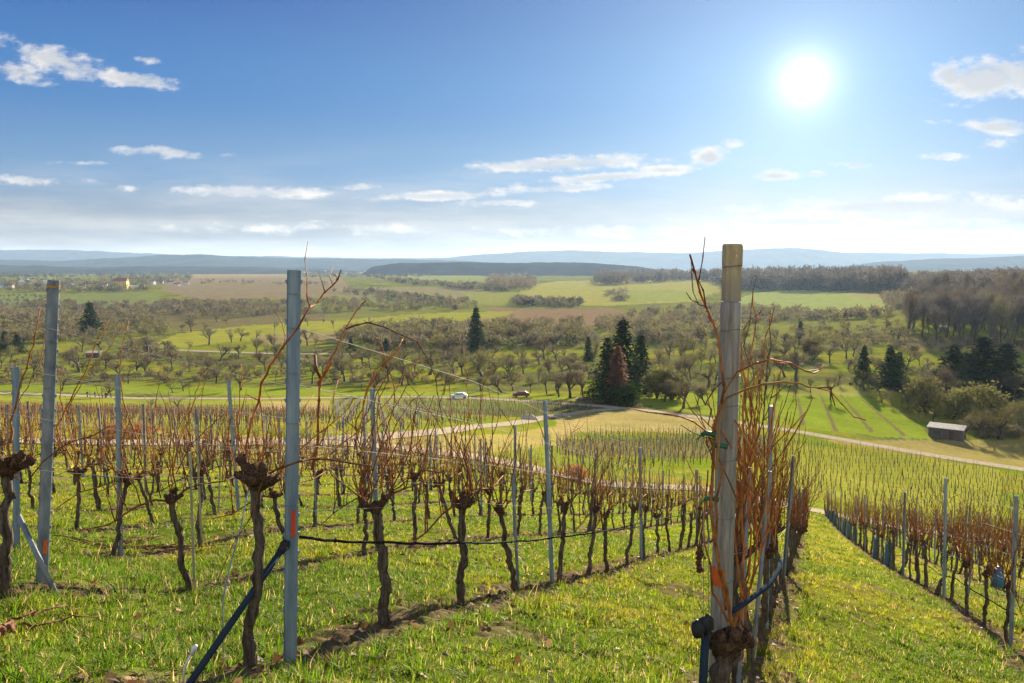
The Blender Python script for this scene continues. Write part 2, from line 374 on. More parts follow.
UG = np.linspace(-.96, .96, 241); LG = np.linspace(math.log(3.3), math.log(17500), 420)
WG = Wf(UG[:, None], LG[None, :])
def Wg(u, l):
    a = np.clip((u - UG[0]) / (UG[1] - UG[0]), 0, len(UG) - 1.001); b = np.clip((l - LG[0]) / (LG[1] - LG[0]), 0, len(LG) - 1.001)
    i = a.astype(int); j = b.astype(int); a = a - i; b = b - j
    return (WG[i, j] * (1 - a) + WG[i + 1, j] * a) * (1 - b) + (WG[i, j + 1] * (1 - a) + WG[i + 1, j + 1] * a) * b
TH = math.radians(43.5)
def zbase(X, Y):
    X = np.asarray(X, float); Y = np.asarray(Y, float)
    r = np.hypot(X, Y); th = np.arctan2(X, Y); ath = np.abs(th)
    ins = ath <= TH
    u = np.where(ins, np.tan(np.clip(th, -TH, TH)), np.sign(th) * math.tan(TH) * (1 - (ath - TH) / (math.pi - TH)))
    Ye = np.where(ins, Y, r * math.cos(TH)); Yc = np.maximum(Ye, 3.3)
    z = Yc * Wg(u, np.log(Yc)); t = np.clip(Ye / 3.3, 0, 1)
    return np.where(Ye < 3.3, z * t + (-1.45) * (1 - t), z)
X0R, DRX = -1.19, .385          # row lines: X = rowx(k, Y)
ROWDIR = math.atan2(1, DRX)
def rowx(k, Y):
    if k >= 2: return 7.40 + .352 * (Y - 12.4) + 2.35 * (k - 2)
    return X0R + 2.45 * k + DRX * (Y - 4.3)
def row_end(k): return 60.4 + 1.26 * k - 2.5
def row_start(k):
    return {0: 3.75, 1: 3.62, 2: 9.6, -1: 5.0, -2: 7.3, -3: 9.6}.get(k, 4.2 + 1.75 * abs(k) if k < 0 else 9.6 - 1.2 * (k - 2))
def rowdist(X, Y):
    d = np.full(np.shape(X), 9.0)
    for k in range(-19, 13):
        ok = (Y > row_start(k) - .8) & (Y < row_end(k) + .5)
        d = np.where(ok, np.minimum(d, np.abs(X - rowx(k, Y)) * .933), d)
    return d
def nearfade(r): return np.clip((70 - r) / 45, 0, 1)
def znear(X, Y):
    r = np.hypot(X, Y); f = nearfade(r)
    z = zbase(X, Y)
    return z + f * ((fbm(X * 1.6, Y * 1.6, 3, 3) - .5) * .09 + (vnoise(X * 7, Y * 7, 9) - .5) * .02)
def zg(x, y): return float(znear(np.array([x]), np.array([y]))[0])
LFINE = np.linspace(math.log(3.3), math.log(16000), 3000)
def gp(px, py):
    """ground point seen at this place of the survey photograph"""
    u, w = ray(px, py)
    ws = Wg(np.full(3000, u), LFINE)
    Y = math.exp(np.interp(w, np.maximum.accumulate(ws), LFINE))
    return Vector((u * Y, Y, float(zbase(np.array([u * Y]), np.array([Y]))[0])))
def at(px, py, Y):
    u, w = ray(px, py); return Vector((u * Y, Y, w * Y))
def proj(X, Y, Z):
    f = Y * CP - Z * SP; up = Y * SP + Z * CP
    f = np.where(np.abs(f) < 1e-6, 1e-6, f)
    return 512 + F * X / f, 341.5 - F * up / f
def inpoly(px, py, poly):
    ok = np.zeros(px.shape, bool); n = len(poly)
    for i in range(n):
        x1, y1 = poly[i]; x2, y2 = poly[(i + 1) % n]
        if y1 == y2: continue
        c = ((y1 > py) != (y2 > py)) & (px < (x2 - x1) * (py - y1) / (y2 - y1) + x1)
        ok ^= c
    return ok
# ---- ground sheet
tt = np.concatenate([np.radians(np.arange(-44, 44.01, .085))])
oth = np.linspace(TH + .03, 2 * math.pi - TH - .03, 120)
th = np.concatenate([tt, oth]); NT = len(th)
rr = np.concatenate([[.02], np.linspace(.4, 3.2, 14), np.exp(np.linspace(math.log(3.3), math.log(14), 250)), np.exp(np.linspace(math.log(14.1), math.log(110), 260)), np.exp(np.linspace(math.log(111), math.log(3200), 300)), np.exp(np.linspace(math.log(3300), math.log(15500), 30))])
NR = len(rr)
R2, T2 = np.meshgrid(rr, th, indexing='ij'); GX = R2 * np.sin(T2); GY = R2 * np.cos(T2)
GZ0 = zbase(GX, GY); GZ = np.where(R2 < 70, znear(GX, GY), GZ0)
RD = np.where(R2 < 130, rowdist(GX, GY), 9)
soilm = np.clip((.30 + .5 * (fbm(GX * 2.2, GY * 2.2, 21, 4) - .5) - RD) / .16, 0, 1)
bare = np.clip((fbm(GX * .9, GY * .9, 31, 5) - .66) / .05, 0, 1) * (R2 < 60)
soilm = np.maximum(soilm, bare * .8)
GZ = GZ + np.where(R2 < 30, soilm * ((vnoise(GX * 11, GY * 11, 40) - .5) * .05 + (vnoise(GX * 27, GY * 27, 41) - .5) * .022), 0)
PX, PY = proj(GX, GY, GZ0)
front = (GY > 30) & (np.abs(T2) < .8)
PX = np.where(front, PX, -9e3); PY = np.where(front, PY, -9e3)
n_a = fbm(GX * .035, GY * .035, 51, 5); n_b = fbm(GX * .16, GY * .16, 61, 5); n_c = fbm(GX * .9, GY * .9, 71, 4); n_d = fbm(GX * .006, GY * .006, 81, 4)
def lerp(a, b, t): return a * (1 - t[..., None]) + b * t[..., None]
c_green = np.array((.14, .19, .014)); c_yel = np.array((.24, .215, .03)); c_olive = np.array((.10, .105, .04)); c_tan = np.array((.36, .27, .12)); c_brown = np.array((.155, .11, .07)); c_soil = np.array((.125, .085, .055))
GC = lerp(np.broadcast_to(c_green, GX.shape + (3,)), c_yel, np.clip((n_b - .38) * 3.2, 0, 1))
GC = lerp(GC, c_olive, np.clip((n_a - .44) * 5, 0, .9) * (R2 > 140))
GC = lerp(GC, c_tan * .8, np.clip((n_c - .62) * 4, 0, .5))
FIELDS = [  # outline on the survey, colour, strength
 ([(-200, 300), (160, 300), (330, 300), (330, 322), (0, 340), (-200, 345)], (.155, .125, .06), .85),
 ([(330, 300), (620, 300), (900, 310), (940, 345), (640, 350), (420, 345), (320, 330)], (.19, .19, .05), .6),
 ([(170, 277), (340, 277), (352, 290), (330, 297), (200, 300), (160, 290)], (.23, .175, .10), .9),
 ([(190, 275), (256, 273), (300, 273), (300, 277), (195, 278)], (.32, .22, .10), .8),
 ([(490, 308), (612, 309), (640, 316), (600, 327), (470, 322)], (.23, .155, .085), .95),
 ([(150, 345), (180, 333), (256, 325), (340, 320), (430, 313), (520, 311), (500, 318), (430, 322), (340, 333), (256, 340), (170, 350)], (.27, .27, .04), .95),
 ([(256, 335), (330, 332), (400, 328), (400, 333), (330, 340), (256, 345)], (.25, .19, .09), .8),
 ([(330, 300), (430, 294), (500, 300), (470, 307), (350, 310), (260, 312)], (.20, .23, .06), .9),
 ([(330, 288), (470, 286), (500, 292), (480, 298), (340, 298)], (.24, .21, .10), .9),
 ([(400, 274), (470, 274), (512, 282), (540, 287), (500, 292), (430, 285)], (.22, .25, .06), .9),
 ([(460, 292), (560, 292), (600, 302), (540, 308), (480, 304)], (.24, .25, .06), .9),
 ([(520, 286), (560, 281), (640, 279), (720, 281), (720, 292), (690, 302), (600, 306), (520, 302)], (.31, .29, .07), .95),
 ([(600, 290), (680, 290), (700, 300), (620, 303)], (.24, .27, .06), .8),
 ([(690, 312), (760, 292), (800, 290), (860, 294), (895, 300), (890, 312), (830, 316), (760, 318)], (.27, .31, .09), .97),
 ([(830, 293), (900, 294), (925, 300), (900, 304), (860, 297)], (.30, .26, .11), .9),
 ([(0, 293), (160, 293), (160, 305), (60, 312), (-40, 308)], (.17, .20, .06), .8),
 ([(20, 276), (60, 276), (60, 282), (20, 283)], (.25, .26, .06), .8),
 ([(750, 395), (800, 390), (860, 393), (905, 415), (935, 440), (880, 437), (780, 425)], (.19, .245, .025), .97),
 ([(770, 395), (830, 383), (900, 392), (860, 397)], (.25, .25, .06), .9),
 ([(560, 413), (640, 410), (720, 420), (760, 428), (740, 434), (640, 432), (550, 432)], (.34, .275, .10), .8),
 ([(640, 404), (640, 392), (760, 395), (790, 425), (700, 414)], (.20, .24, .03), .95),
 ([(330, 396), (340, 391), (470, 392), (600, 398), (600, 402), (470, 396)], (.21, .25, .03), .95),
 ([(-100, 398), (0, 395), (330, 400), (330, 410), (0, 408)], (.22, .24, .03), .9),
 ([(-100, 390), (0, 391), (180, 395), (330, 395), (330, 388), (-100, 383)], (.19, .24, .025), .95),
 ([(256, 402), (330, 401), (330, 412), (256, 410)], (.34, .26, .11), .9),
 ([(820, 440), (900, 452), (940, 458), (1024, 470), (1080, 470), (1080, 440), (1000, 440), (930, 440)], (.29, .235, .08), .8),
 ([(900, 335), (1024, 338), (1024, 352), (900, 350)], (.28, .22, .09), .75),
 ([(150, 430), (340, 440), (512, 434), (600, 416), (560, 445), (400, 462), (200, 452)], (.36, .27, .11), .55),
 ([(780, 440), (1000, 470), (1000, 520), (870, 505), (790, 498)], (.23, .235, .035), .85),
 ([(560, 440), (770, 435), (770, 460), (560, 455)], (.14, .115, .05), .7),
]
for poly, colr, st in FIELDS:
    xs = [p[0] for p in poly]; ys = [p[1] for p in poly]
    sel = np.where((PX > min(xs)) & (PX < max(xs)) & (PY > min(ys)) & (PY < max(ys)))
    px = PX[sel] + (n_b[sel] - .5) * 9; py = PY[sel] + (n_b[sel] - .5) * 2.5
    ins = inpoly(px, py, poly) * st
    v = (.8 + .4 * n_b[sel])[:, None] * np.array(colr)
    GC[sel] = GC[sel] * (1 - ins[:, None]) + v * ins[:, None]
# ploughed strips of the meadow by the track
for (a, b, w0, w1) in [((797, 392), (803, 426), 2, 6), ((820, 394), (836, 431), 2, 6), ((840, 394), (872, 432), 2, 6), ((858, 396), (905, 436), 2, 6), ((776, 392), (774, 420), 1.5, 4)]:
    t = (PY - a[1]) / (b[1] - a[1]); xc = a[0] + (b[0] - a[0]) * t; hw = (w0 + (w1 - w0) * t) / 2
    ins = np.clip((hw + (n_c - .5) * 3 - np.abs(PX - xc)) / 1.0, 0, 1) * ((t > 0) & (t < 1)) * .85
    GC = lerp(GC, c_brown, ins)
# vineyard floor: darker sward under the blades close by, tilled soil along the rows
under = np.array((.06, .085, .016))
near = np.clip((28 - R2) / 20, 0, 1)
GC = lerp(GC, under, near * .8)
GC = lerp(GC, c_soil * 1.0, np.clip(soilm, 0, 1) * .85 * np.clip((130 - R2) / 60, 0, 1))
q = np.arange(NR - 1)[:, None] * NT + np.arange(NT)[None]; qn = np.arange(NR - 1)[:, None] * NT + (np.arange(NT)[None] + 1) % NT
faces = np.stack([q, q + NT, qn + NT, qn], -1).reshape(-1, 4)
faces = faces[:, ::-1]
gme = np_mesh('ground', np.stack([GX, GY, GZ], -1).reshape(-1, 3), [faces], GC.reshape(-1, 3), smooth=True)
ground = link('ground', gme, M_ground); tag(ground, 'grassy vineyard slope falling to a wide valley of fields', 'ground', kind='structure')
gme.update()
# ---- roads and tracks
def strip(name, pts, width, m, label, lift=.05):
    P = [gp(*p) for p in pts]; P = np.array([(p.x, p.y) for p in P])
    d = np.concatenate([[0], np.cumsum(np.hypot(*np.diff(P, axis=0).T))]); n = int(d[-1] / 1.2) + 2
    s = np.linspace(0, d[-1], n); x = np.interp(s, d, P[:, 0]); y = np.interp(s, d, P[:, 1])
    for _ in range(14):
        x[1:-1] = (x[:-2] + 2 * x[1:-1] + x[2:]) / 4; y[1:-1] = (y[:-2] + 2 * y[1:-1] + y[2:]) / 4
    tx = np.gradient(x); ty = np.gradient(y); l = np.hypot(tx, ty); nx, ny = -ty / l, tx / l
    K = 7; V = []
    for k in range(K):
        o = (k / (K - 1) - .5) * width * (1 + (.12 * (vnoise(s * .7, s * 0, 5 + k) - .5) if k in (0, K - 1) else 0))
        V.append(np.stack([x + nx * o, y + ny * o, znear(x + nx * o, y + ny * o) + lift + .03 * (1 - abs(k / 3 - 1))], -1))
    V = np.stack(V, 1).reshape(-1, 3); i = np.arange(n - 1)[:, None] * K + np.arange(K - 1)[None]
    f = np.stack([i, i + 1, i + K + 1, i + K], -1).reshape(-1, 4)
    o = link(name, np_mesh(name, V, [f], smooth=True), m)
    return tag(o, label, 'road', kind='structure')
strip('road', [(-90, 390), (0, 393), (90, 396.5), (180, 398.5), (256, 399), (330, 398), (400, 397), (470, 398), (540, 402), (580, 404.5), (612, 407.5), (650, 411), (700, 418), (760, 426), (800, 432), (850, 441), (900, 450), (960, 460), (1024, 469), (1100, 482)], 5.2, M_road, 'pale farm road curving below the vineyards')
strip('track', [(335, 441), (400, 435), (470, 427), (545, 417), (590, 411), (616, 409)], 3.0, M_road, 'narrow pale track climbing to the road junction', .06)
strip('track', [(-90, 440), (0, 441), (120, 443), (240, 442), (340, 443), (430, 452), (512, 463), (600, 483), (700, 489), (770, 500), (820, 511), (900, 529), (1000, 540)], 5.0, M_road, 'pale dirt track along the foot of the near vineyard')
strip('road', [(596, 402.5), (590, 400), (575, 397.5)], 4, M_asph, 'short grey asphalt spur at the junction', .08)
strip('road', [(170, 350), (220, 352), (280, 354), (340, 354.5), (400, 352), (450, 349)], 7, M_road, 'pale road among the orchards in the valley', .15)
# ---- hills on the horizon
M_hill = mat('far_wooded_hill', (.02, .028, .034), 1.0, .4, .004, bump=0, spec=0.0, col2=(.05, .065, .055))
def hill(D, prof, seed, label, depth=1800):
    pxs = np.arange(prof[0][0], prof[-1][0], 3.0); tp = np.interp(pxs, [p[0] for p in prof], [p[1] for p in prof])
    tp = tp + (fbm(pxs * .03, pxs * 0 + seed, seed, 4) - .5) * 2.2 + (vnoise(pxs * .33, pxs * 0, seed + 3) - .5) * .5
    K = 16; V = []
    for px, t in zip(pxs, tp):
        u, w = ray(px, t); top = D * w
        for k in range(K):
            s = k / (K - 1) * 2 - 1; Y = D + depth * .5 * s
            h = max(0, 1 - abs(s)) ** .7
            V.append((u * Y, Y, -60 + (top + 60) * h))
    V = np.array(V); n = len(pxs)
    V[:, 2] += (fbm(V[:, 0] * .003, V[:, 1] * .003, seed + 9, 4) - .5) * 30 * ((np.arange(len(V)) % K < K // 2 - 1) & (V[:, 2] > -50))
    i = np.arange(n - 1)[:, None] * K + np.arange(K - 1)[None]
    f = np.stack([i, i + K, i + K + 1, i + 1], -1).reshape(-1, 4)
    tag(link('hills', np_mesh('hills', V, [f], smooth=True), M_hill), label, 'hills', kind='structure')
hill(3900, [(362, 274), (372, 266), (400, 262.5), (450, 261.5), (520, 262.5), (560, 262), (600, 263), (640, 266), (690, 274)], 1, 'dark wooded plateau beyond the middle fields', 900)
hill(7500, [(-260, 262), (0, 259), (60, 260), (120, 257), (170, 254), (210, 254), (260, 256), (330, 258), (400, 259), (460, 260), (520, 263), (620, 270)], 2, 'blue hills on the left horizon')
hill(11500, [(-400, 251), (0, 249), (60, 249), (110, 251), (200, 255), (300, 256), (400, 258), (450, 257), (490, 253), (530, 250), (570, 249), (620, 251), (680, 252), (740, 249), (790, 246), (815, 248), (850, 252), (900, 252), (960, 253), (1024, 253), (1400, 250)], 3, 'pale distant hills along the whole horizon')
hill(6800, [(830, 268), (880, 261), (940, 258), (1024, 255), (1100, 252), (1300, 250)], 4, 'blue hills on the right horizon')
hill(5200, [(-260, 266), (0, 265), (100, 266.5), (200, 266), (320, 268), (400, 273)], 5, 'low dark wooded rise behind the town')
# ---- haze
hz = MB(); hz.box((0, 0, 116), (36000, 36000, 370)); 
mh = bpy.data.materials.new('haze_air'); mh.use_nodes = True; t = mh.node_tree; t.nodes.clear()
o_ = t.nodes.new('ShaderNodeOutputMaterial'); v_ = t.nodes.new('ShaderNodeVolumePrincipled')
v_.inputs['Color'].default_value = (.48, .69, 1.0, 1); v_.inputs['Density'].default_value = HAZE_DENSITY; v_.inputs['Anisotropy'].default_value = .24
t.links.new(v_.outputs[0], o_.inputs['Volume'])
tag(hz.build('haze', mh), 'thin blue haze over the valley', 'haze', kind='stuff')
# ---- grass
rs = np.random.RandomState(5)
def blades(n, y0, y1, hgt, wid, ncl, seg3, seed, green=0.0, um=.74):
    rs = np.random.RandomState(seed)
    # positions: uniform over ground area seen, gathered into tufts
    m = int(n / ncl * 2.6)
    y = np.sqrt(rs.uniform(y0 ** 2, y1 ** 2, m)); u = rs.uniform(-um, um, m); x = u * y
    d = rowdist(x, y); s = .30 + .5 * (fbm(x * 2.2, y * 2.2, 21, 4) - .5)
    dens = .30 + 1.1 * np.clip(fbm(x * 1.3, y * 1.3, 91, 4) - .25, 0, 1)
    dens *= np.where(d < s, .16, 1); dens *= 1 - .75 * np.clip((fbm(x * .9, y * .9, 31, 5) - .66) / .05, 0, 1)
    end = 60.4 + (x - X0R - DRX * (y - 4.3)) / 2.45 * 1.26 - 1
    dens = np.where(y > end, 0, dens)
    k = rs.rand(m) < dens; x, y = x[k][:n // ncl], y[k][:n // ncl]; m = len(x)
    hs = hgt * (.55 + .9 * rs.rand(m) ** 2) * (.7 + .7 * fbm(x * .8, y * .8, 95, 3))
    hs = hs * np.where(rowdist(x, y) < .5, 1.25, 1)
    tone = .5 + 1.5 * (fbm(x * .55, y * .55, 97, 4) - .5) + rs.normal(0, .09, m)
    tone = tone - green
    spread = .02 + .05 * rs.rand(m)
    X = np.repeat(x, ncl); Y = np.repeat(y, ncl); H = np.repeat(hs, ncl) * rs.uniform(.45, 1.1, m * ncl); T = np.repeat(tone, ncl)
    a = rs.uniform(0, 2 * math.pi, m * ncl); rad = np.repeat(spread, ncl) * rs.rand(m * ncl) ** .5 * (hgt / .07)
    X = X + np.cos(a) * rad; Y = Y + np.sin(a) * rad; Z = znear(X, Y) - .008
    N_ = len(X); lean = rs.uniform(.1, 1.15, N_); a2 = a + rs.normal(0, .6, N_); az = rs.uniform(0, math.pi, N_) * .5 + a2 + .8
    w = wid * rs.uniform(.6, 1.4, N_); dx, dy = np.cos(a2), np.sin(a2); wx, wy = np.cos(az) * w, np.sin(az) * w
    def lvl(t, ww):
        bx = X + dx * lean * H * t ** 1.6; by = Y + dy * lean * H * t ** 1.6; bz = Z + H * (t - .28 * lean * t * t)
        return np.stack([bx - wx * ww, by - wy * ww, bz], -1), np.stack([bx + wx * ww, by + wy * ww, bz], -1)
    l0, r0 = lvl(0, .5); l1, r1 = lvl(.45, .45); l2, r2 = lvl(.8, .28); tip = lvl(1.05, 0)[0]
    r = rs.rand(N_)
    g1 = np.array((.095, .17, .008)); g2 = np.array((.165, .225, .008)); g3 = np.array((.28, .25, .015)); straw = np.array((.46, .33, .13)); dk = np.array((.05, .10, .015))
    C = lerp(np.broadcast_to(g1, (N_, 3)), g2, np.clip((T - .3) * 3, 0, 1)); C = lerp(C, g3, np.clip((T - .58) * 4, 0, 1) * .9)
    C = np.where((r < .12)[:, None], straw, C); C = np.where(((r > .88) & (T < .5))[:, None], dk, C)
    C = C * rs.uniform(.5, 1.6, (N_, 1)) * np.repeat(rs.uniform(.72, 1.22, (m, 1)), ncl, 0) * np.array([1, 1, 1])
    if seg3:
        V = np.stack([l0, r0, l1, r1, l2, r2, tip], 1).reshape(-1, 3); b = np.arange(N_)[:, None] * 7
        F4 = np.concatenate([b + np.array([[0, 1, 3, 2]]), b + np.array([[2, 3, 5, 4]])]); F3 = b + np.array([[4, 5, 6]]); C = np.repeat(C, 7, 0)
    else:
        V = np.stack([l0, r0, l1, r1, tip], 1).reshape(-1, 3); b = np.arange(N_)[:, None] * 5
        F4 = b + np.array([[0, 1, 3, 2]]); F3 = b + np.array([[2, 3, 4]]); C = np.repeat(C, 5, 0)
    return V, F4, F3, C
parts = [blades(12000, 2.6, 16, .115, .007, 24, True, 7, .42), blades(330000, 1.6, 8.5, .060, .0050, 14, True, 1, 0, 1.1), blades(180000, 8, 19, .07, .0088, 12, False, 2), blades(110000, 18, 48, .10, .02, 9, False, 3), blades(45000, 45, 64, .12, .045, 8, False, 4)]
Vs, Q, T3, Cs, off = [], [], [], [], 0
for V, F4, F3, C in parts:
    Vs.append(V); Q.append(F4 + off); T3.append(F3 + off); Cs.append(C); off += len(V)
gr = link('grass', np_mesh('grass', np.concatenate(Vs), [np.concatenate(Q), np.concatenate(T3)], np.concatenate(Cs)), M_grass)
tag(gr, 'short tufted yellow-green grass between the vine rows', 'grass', kind='stuff')
# ---- dry leaves and crumbs of soil in the tilled strips
n = 7500
ks = rs.choice([-4, -3, -2, -1, 0, 1, 2, 3], n); y = 3.4 + 30 * rs.rand(n) ** 2; x = np.array([rowx(k, q) for k, q in zip(ks, y)]) + rs.normal(0, .28, n) + (rs.rand(n) < .35) * rs.uniform(-1.1, 1.1, n)
ok = np.array([yy_ > row_start(k) - .7 for k, yy_ in zip(ks, y)]); x, y = x[ok], y[ok]; n = len(x)
a = rs.uniform(0, 6.28, n); s = rs.uniform(.012, .04, n); zz = znear(x, y) + .012
tl = rs.normal(0, .5, (n, 2))
def lc(ax, ay, b): 
    ox = (np.cos(a) * ax - np.sin(a) * ay) * s; oy = (np.sin(a) * ax + np.cos(a) * ay) * s
    return np.stack([x + ox, y + oy, zz + tl[:, 0] * ox + tl[:, 1] * oy + b * s], -1)
V = np.stack([lc(-1, 0, 0), lc(-.2, -.7, .35), lc(1, 0, .1), lc(-.2, .7, .3)], 1).reshape(-1, 3)
C = np.array([(.24, .12, .05), (.16, .08, .04), (.34, .20, .10), (.10, .07, .05)])[rs.randint(0, 4, n)] * rs.uniform(.7, 1.2, (n, 1))
lv = link('dry_leaves', np_mesh('dry_leaves', V, [np.arange(n * 4).reshape(-1, 4)], np.repeat(C, 4, 0)), M_leaf)
tag(lv, 'fallen brown vine leaves on the bare soil under the rows', 'leaves', kind='stuff')
# ------------------------------------------------------------------ vineyard: posts
ROWNAME = {1: 'the wooden-post row', 0: 'the red-taped-post row', -1: 'the orange-banded-post row', 2: 'the first row right of the lane'}
def rowname(k):
    if k in ROWNAME: return ROWNAME[k]
    if k < 0: return 'the %s row left of the orange-banded post' % ORD[-k - 2]
    return 'the %s row right of the lane' % ORD[k - 2]
def rowpt(k, Y):
    x = rowx(k, Y); return Vector((x, Y, zg(x, Y)))
def rowY(k, px):
    Ys = np.linspace(max(3.4, row_start(k) - 1), row_end(k) + 2, 900); X = rowx(k, Ys); q = proj(X, Ys, zbase(X, Ys))[0]
    return float(Ys[np.argmin(np.abs(q - px))])
def channel(mb, h, w=.055, d=.038, t=.004, mi=0, z0=-.05, lip=.010):
    # rolled steel vineyard profile, open at the back
    pr = [(-w / 2, d / 2 - lip), (-w / 2, -d / 2 + .012), (-w / 4, -d / 2 + .004), (-w / 8, -d / 2), (w / 8, -d / 2), (w / 4, -d / 2 + .004), (w / 2, -d / 2 + .012), (w / 2, d / 2 - lip), (w / 2 - .008, d / 2),
          (w / 2 - .011, d / 2 - .004), (w / 2 - t, d / 2 - lip), (w / 2 - t, -d / 2 + .014), (w / 5, -d / 2 + .009), (-w / 5, -d / 2 + .009), (-w / 2 + t, -d / 2 + .014), (-w / 2 + t, d / 2 - lip), (-w / 2 + .011, d / 2 - .004), (-w / 2 + .008, d / 2)]
    n = len(pr); vs = [(x, y, z0) for x, y in pr] + [(x, y, h) for x, y in pr]
    fs = [(i, (i + 1) % n, n + (i + 1) % n, n + i) for i in range(n)]
    fs += [(n + a, n + b, n + c_, n + d_) for a, b, c_, d_ in [(1, 2, 13, 14), (2, 3, 12, 13)]] + [(n + 3, n + 4, n + 5, n + 12), (n + 5, n + 6, n + 11, n + 12), (n + 6, n + 7, n + 10, n + 11), (n + 0, n + 1, n + 14, n + 15), (n + 7, n + 8, n + 9, n + 10), (n + 15, n + 16, n + 17, n + 0)]
    mb.add(vs, fs, mi)
def serrated(sx, h, w, first=.3, step=.105):
    mb = MB(); xo = sx * (w / 2 + .002); zs = [-.04]; xs = [0]; z = first
    while z < h - .05: zs += [z, z + .004, z + .022, z + .026]; xs += [0, .006, .009, 0]; z += step
    zs.append(h - .002); xs.append(0); vs = []
    for z, e in zip(zs, xs):
        x1 = xo + sx * (.002 + e); vs += [(xo - sx * .001, -.006, z), (x1, -.006, z), (x1, .004, z), (xo - sx * .001, .004, z)]
    mb.add(vs, [(i * 4 + j, i * 4 + (j + 1) % 4, i * 4 + 4 + (j + 1) % 4, i * 4 + 4 + j) for i in range(len(zs) - 1) for j in range(4)]); return mb
def steel_post(base, h, lean, rz, w, d, m, name='trellis_post', detailed=True):
    r = empty(name, base, rz)
    a = MB(); channel(a, h, w, d); a.build('shaft', m, r)
    if detailed:
        for sx in (-1, 1): serrated(sx, h, w).build('serrated_edge', m, r)
    # lean: rotate so the top is over base + lean
    up = Vector((lean[0], lean[1], h)).normalized()
    q = Vector((0, 0, 1)).rotation_difference(up)
    r.rotation_mode = 'QUATERNION'; r.rotation_quaternion = q @ Quaternion((0, 0, 1), rz)
    return r
# -- hero posts, each set where its base and its top stand
def hero_post(pxb, pyb, pxt, pyt, Y, **k):
    b = at(pxb, pyb, Y); b.z = zg(b.x, b.y); t = at(pxt, pyt, Y)
    return b, t
pb, pt = hero_post(290, 662, 294, 270, 4.2)
blue = steel_post(pb, (pt - pb).length, (pt.x - pb.x, 0), math.radians(24), .062, .05, M_steel)
tag(blue, 'tall blue-grey steel trellis post with a strip of red tape', 'post')
tp = MB(); tp.box((.006, -.026, .80), (.022, .003, .145)); tp.build('red_tape', M_red, blue)
for z in (.90, 1.35, 1.62, 1.86, 2.04): bd = MB(); bd.tube([(.034 * math.cos(a), .029 * math.sin(a) - .001, z + .004 * math.sin(a)) for a in np.linspace(0, 2 * math.pi, 13)], .0016, 4, cap=False); bd.build('wire_loop', M_wire, blue)
pb, pt = hero_post(42, 583, 54, 280, 5.5)
left = steel_post(pb, (pt - pb).length, (pt.x - pb.x, 0), math.radians(26), .068, .055, M_steelold)
tag(left, 'weathered grey steel post with orange band at top, left edge', 'post')
ob = MB(); ob.box((0, 0, (pt - pb).length - .045), (.072, .058, .014)); ob.build('orange_band', M_amber, left)
ob = MB(); ob.box((.012, -.0295, .28), (.022, .003, .10)); ob.build('orange_tag', M_orange, left)
for z in (1.0, 1.42, 1.75): bd = MB(); bd.tube([(.038 * math.cos(a), .032 * math.sin(a) - .001, z) for a in np.linspace(0, 2 * math.pi, 13)], .002, 4, cap=False); bd.build('wire_loop', M_wire, left)
# wooden post
wy = 3.6; pb = at(718, 725, wy); pb.z = zg(pb.x, pb.y); pt = at(733, 244, wy)
hw = (pt - pb).length
wp = empty('wooden_post', pb); up = (pt - pb).normalized(); wp.rotation_mode = 'QUATERNION'; wp.rotation_quaternion = Vector((0, 0, 1)).rotation_difference(up)
rng = random.Random(8)
a = MB(); zs = [-.1 + (hw - .16) * i / 24 for i in range(25)]
vs, fs = [], []; n = 20
prof = [1 + .05 * math.sin(3 * t + .7) + .035 * math.sin(7 * t) + (-.10 if j in (4, 13) else 0) for j, t in enumerate(np.linspace(0, 6.283, 20, endpoint=False))]
for z in zs + []:
    for j in range(n):
        th_ = 2 * math.pi * j / n; r_ = .0445 * prof[j] * (1.10 - .10 * z / hw) * (1 + rng.uniform(-.012, .012))
        vs.append((r_ * math.cos(th_), r_ * math.sin(th_), z))
for i in range(len(zs) - 1):
    for j in range(n): fs.append((i * n + j, i * n + (j + 1) % n, (i + 1) * n + (j + 1) % n, (i + 1) * n + j))
fs.append(tuple((len(zs) - 1) * n + j for j in range(n))); a.add(vs, fs, 0, True); a.build('shaft', M_wood, wp)
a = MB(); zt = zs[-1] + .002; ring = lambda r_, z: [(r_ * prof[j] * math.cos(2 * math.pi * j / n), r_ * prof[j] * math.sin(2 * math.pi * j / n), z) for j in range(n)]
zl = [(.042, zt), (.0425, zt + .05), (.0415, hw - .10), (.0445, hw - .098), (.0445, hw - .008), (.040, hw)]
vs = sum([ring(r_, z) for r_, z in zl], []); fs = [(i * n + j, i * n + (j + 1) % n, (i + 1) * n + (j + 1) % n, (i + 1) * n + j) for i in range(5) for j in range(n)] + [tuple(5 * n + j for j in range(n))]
a.add(vs, fs, 0, False); top = a.build('post_top', M_woodtop, wp); fade_flare_tint(M_woodtop, zt + .0, zt + .20)  # below the cap the tan fade paints sun flare onto weathered wood
a = MB(); a.tube([(.004, -.040, hw - .055), (.004, -.047, hw - .055)], .0055, 10); a.build('nail_hole', M_white, top)
for z in (hw - .10, hw - .385, hw - .60, hw - .73, hw - .98, hw - 1.25, hw - 1.55): a = MB(); a.tube([((.047 + .003 * (z < hw - .5)) * math.cos(t), (.047 + .003 * (z < hw - .5)) * math.sin(t), z + .006 * math.sin(t + z)) for t in np.linspace(0, 2 * math.pi, 17)], .0019, 4, cap=False); a.build('wire_band', M_wire, wp)
a = MB()
vs = [(.0525 * math.cos(t), .0525 * math.sin(t), hw - z) for z in (1.49, 1.575) for t in np.linspace(math.pi * .92, math.pi * 1.48, 12)]
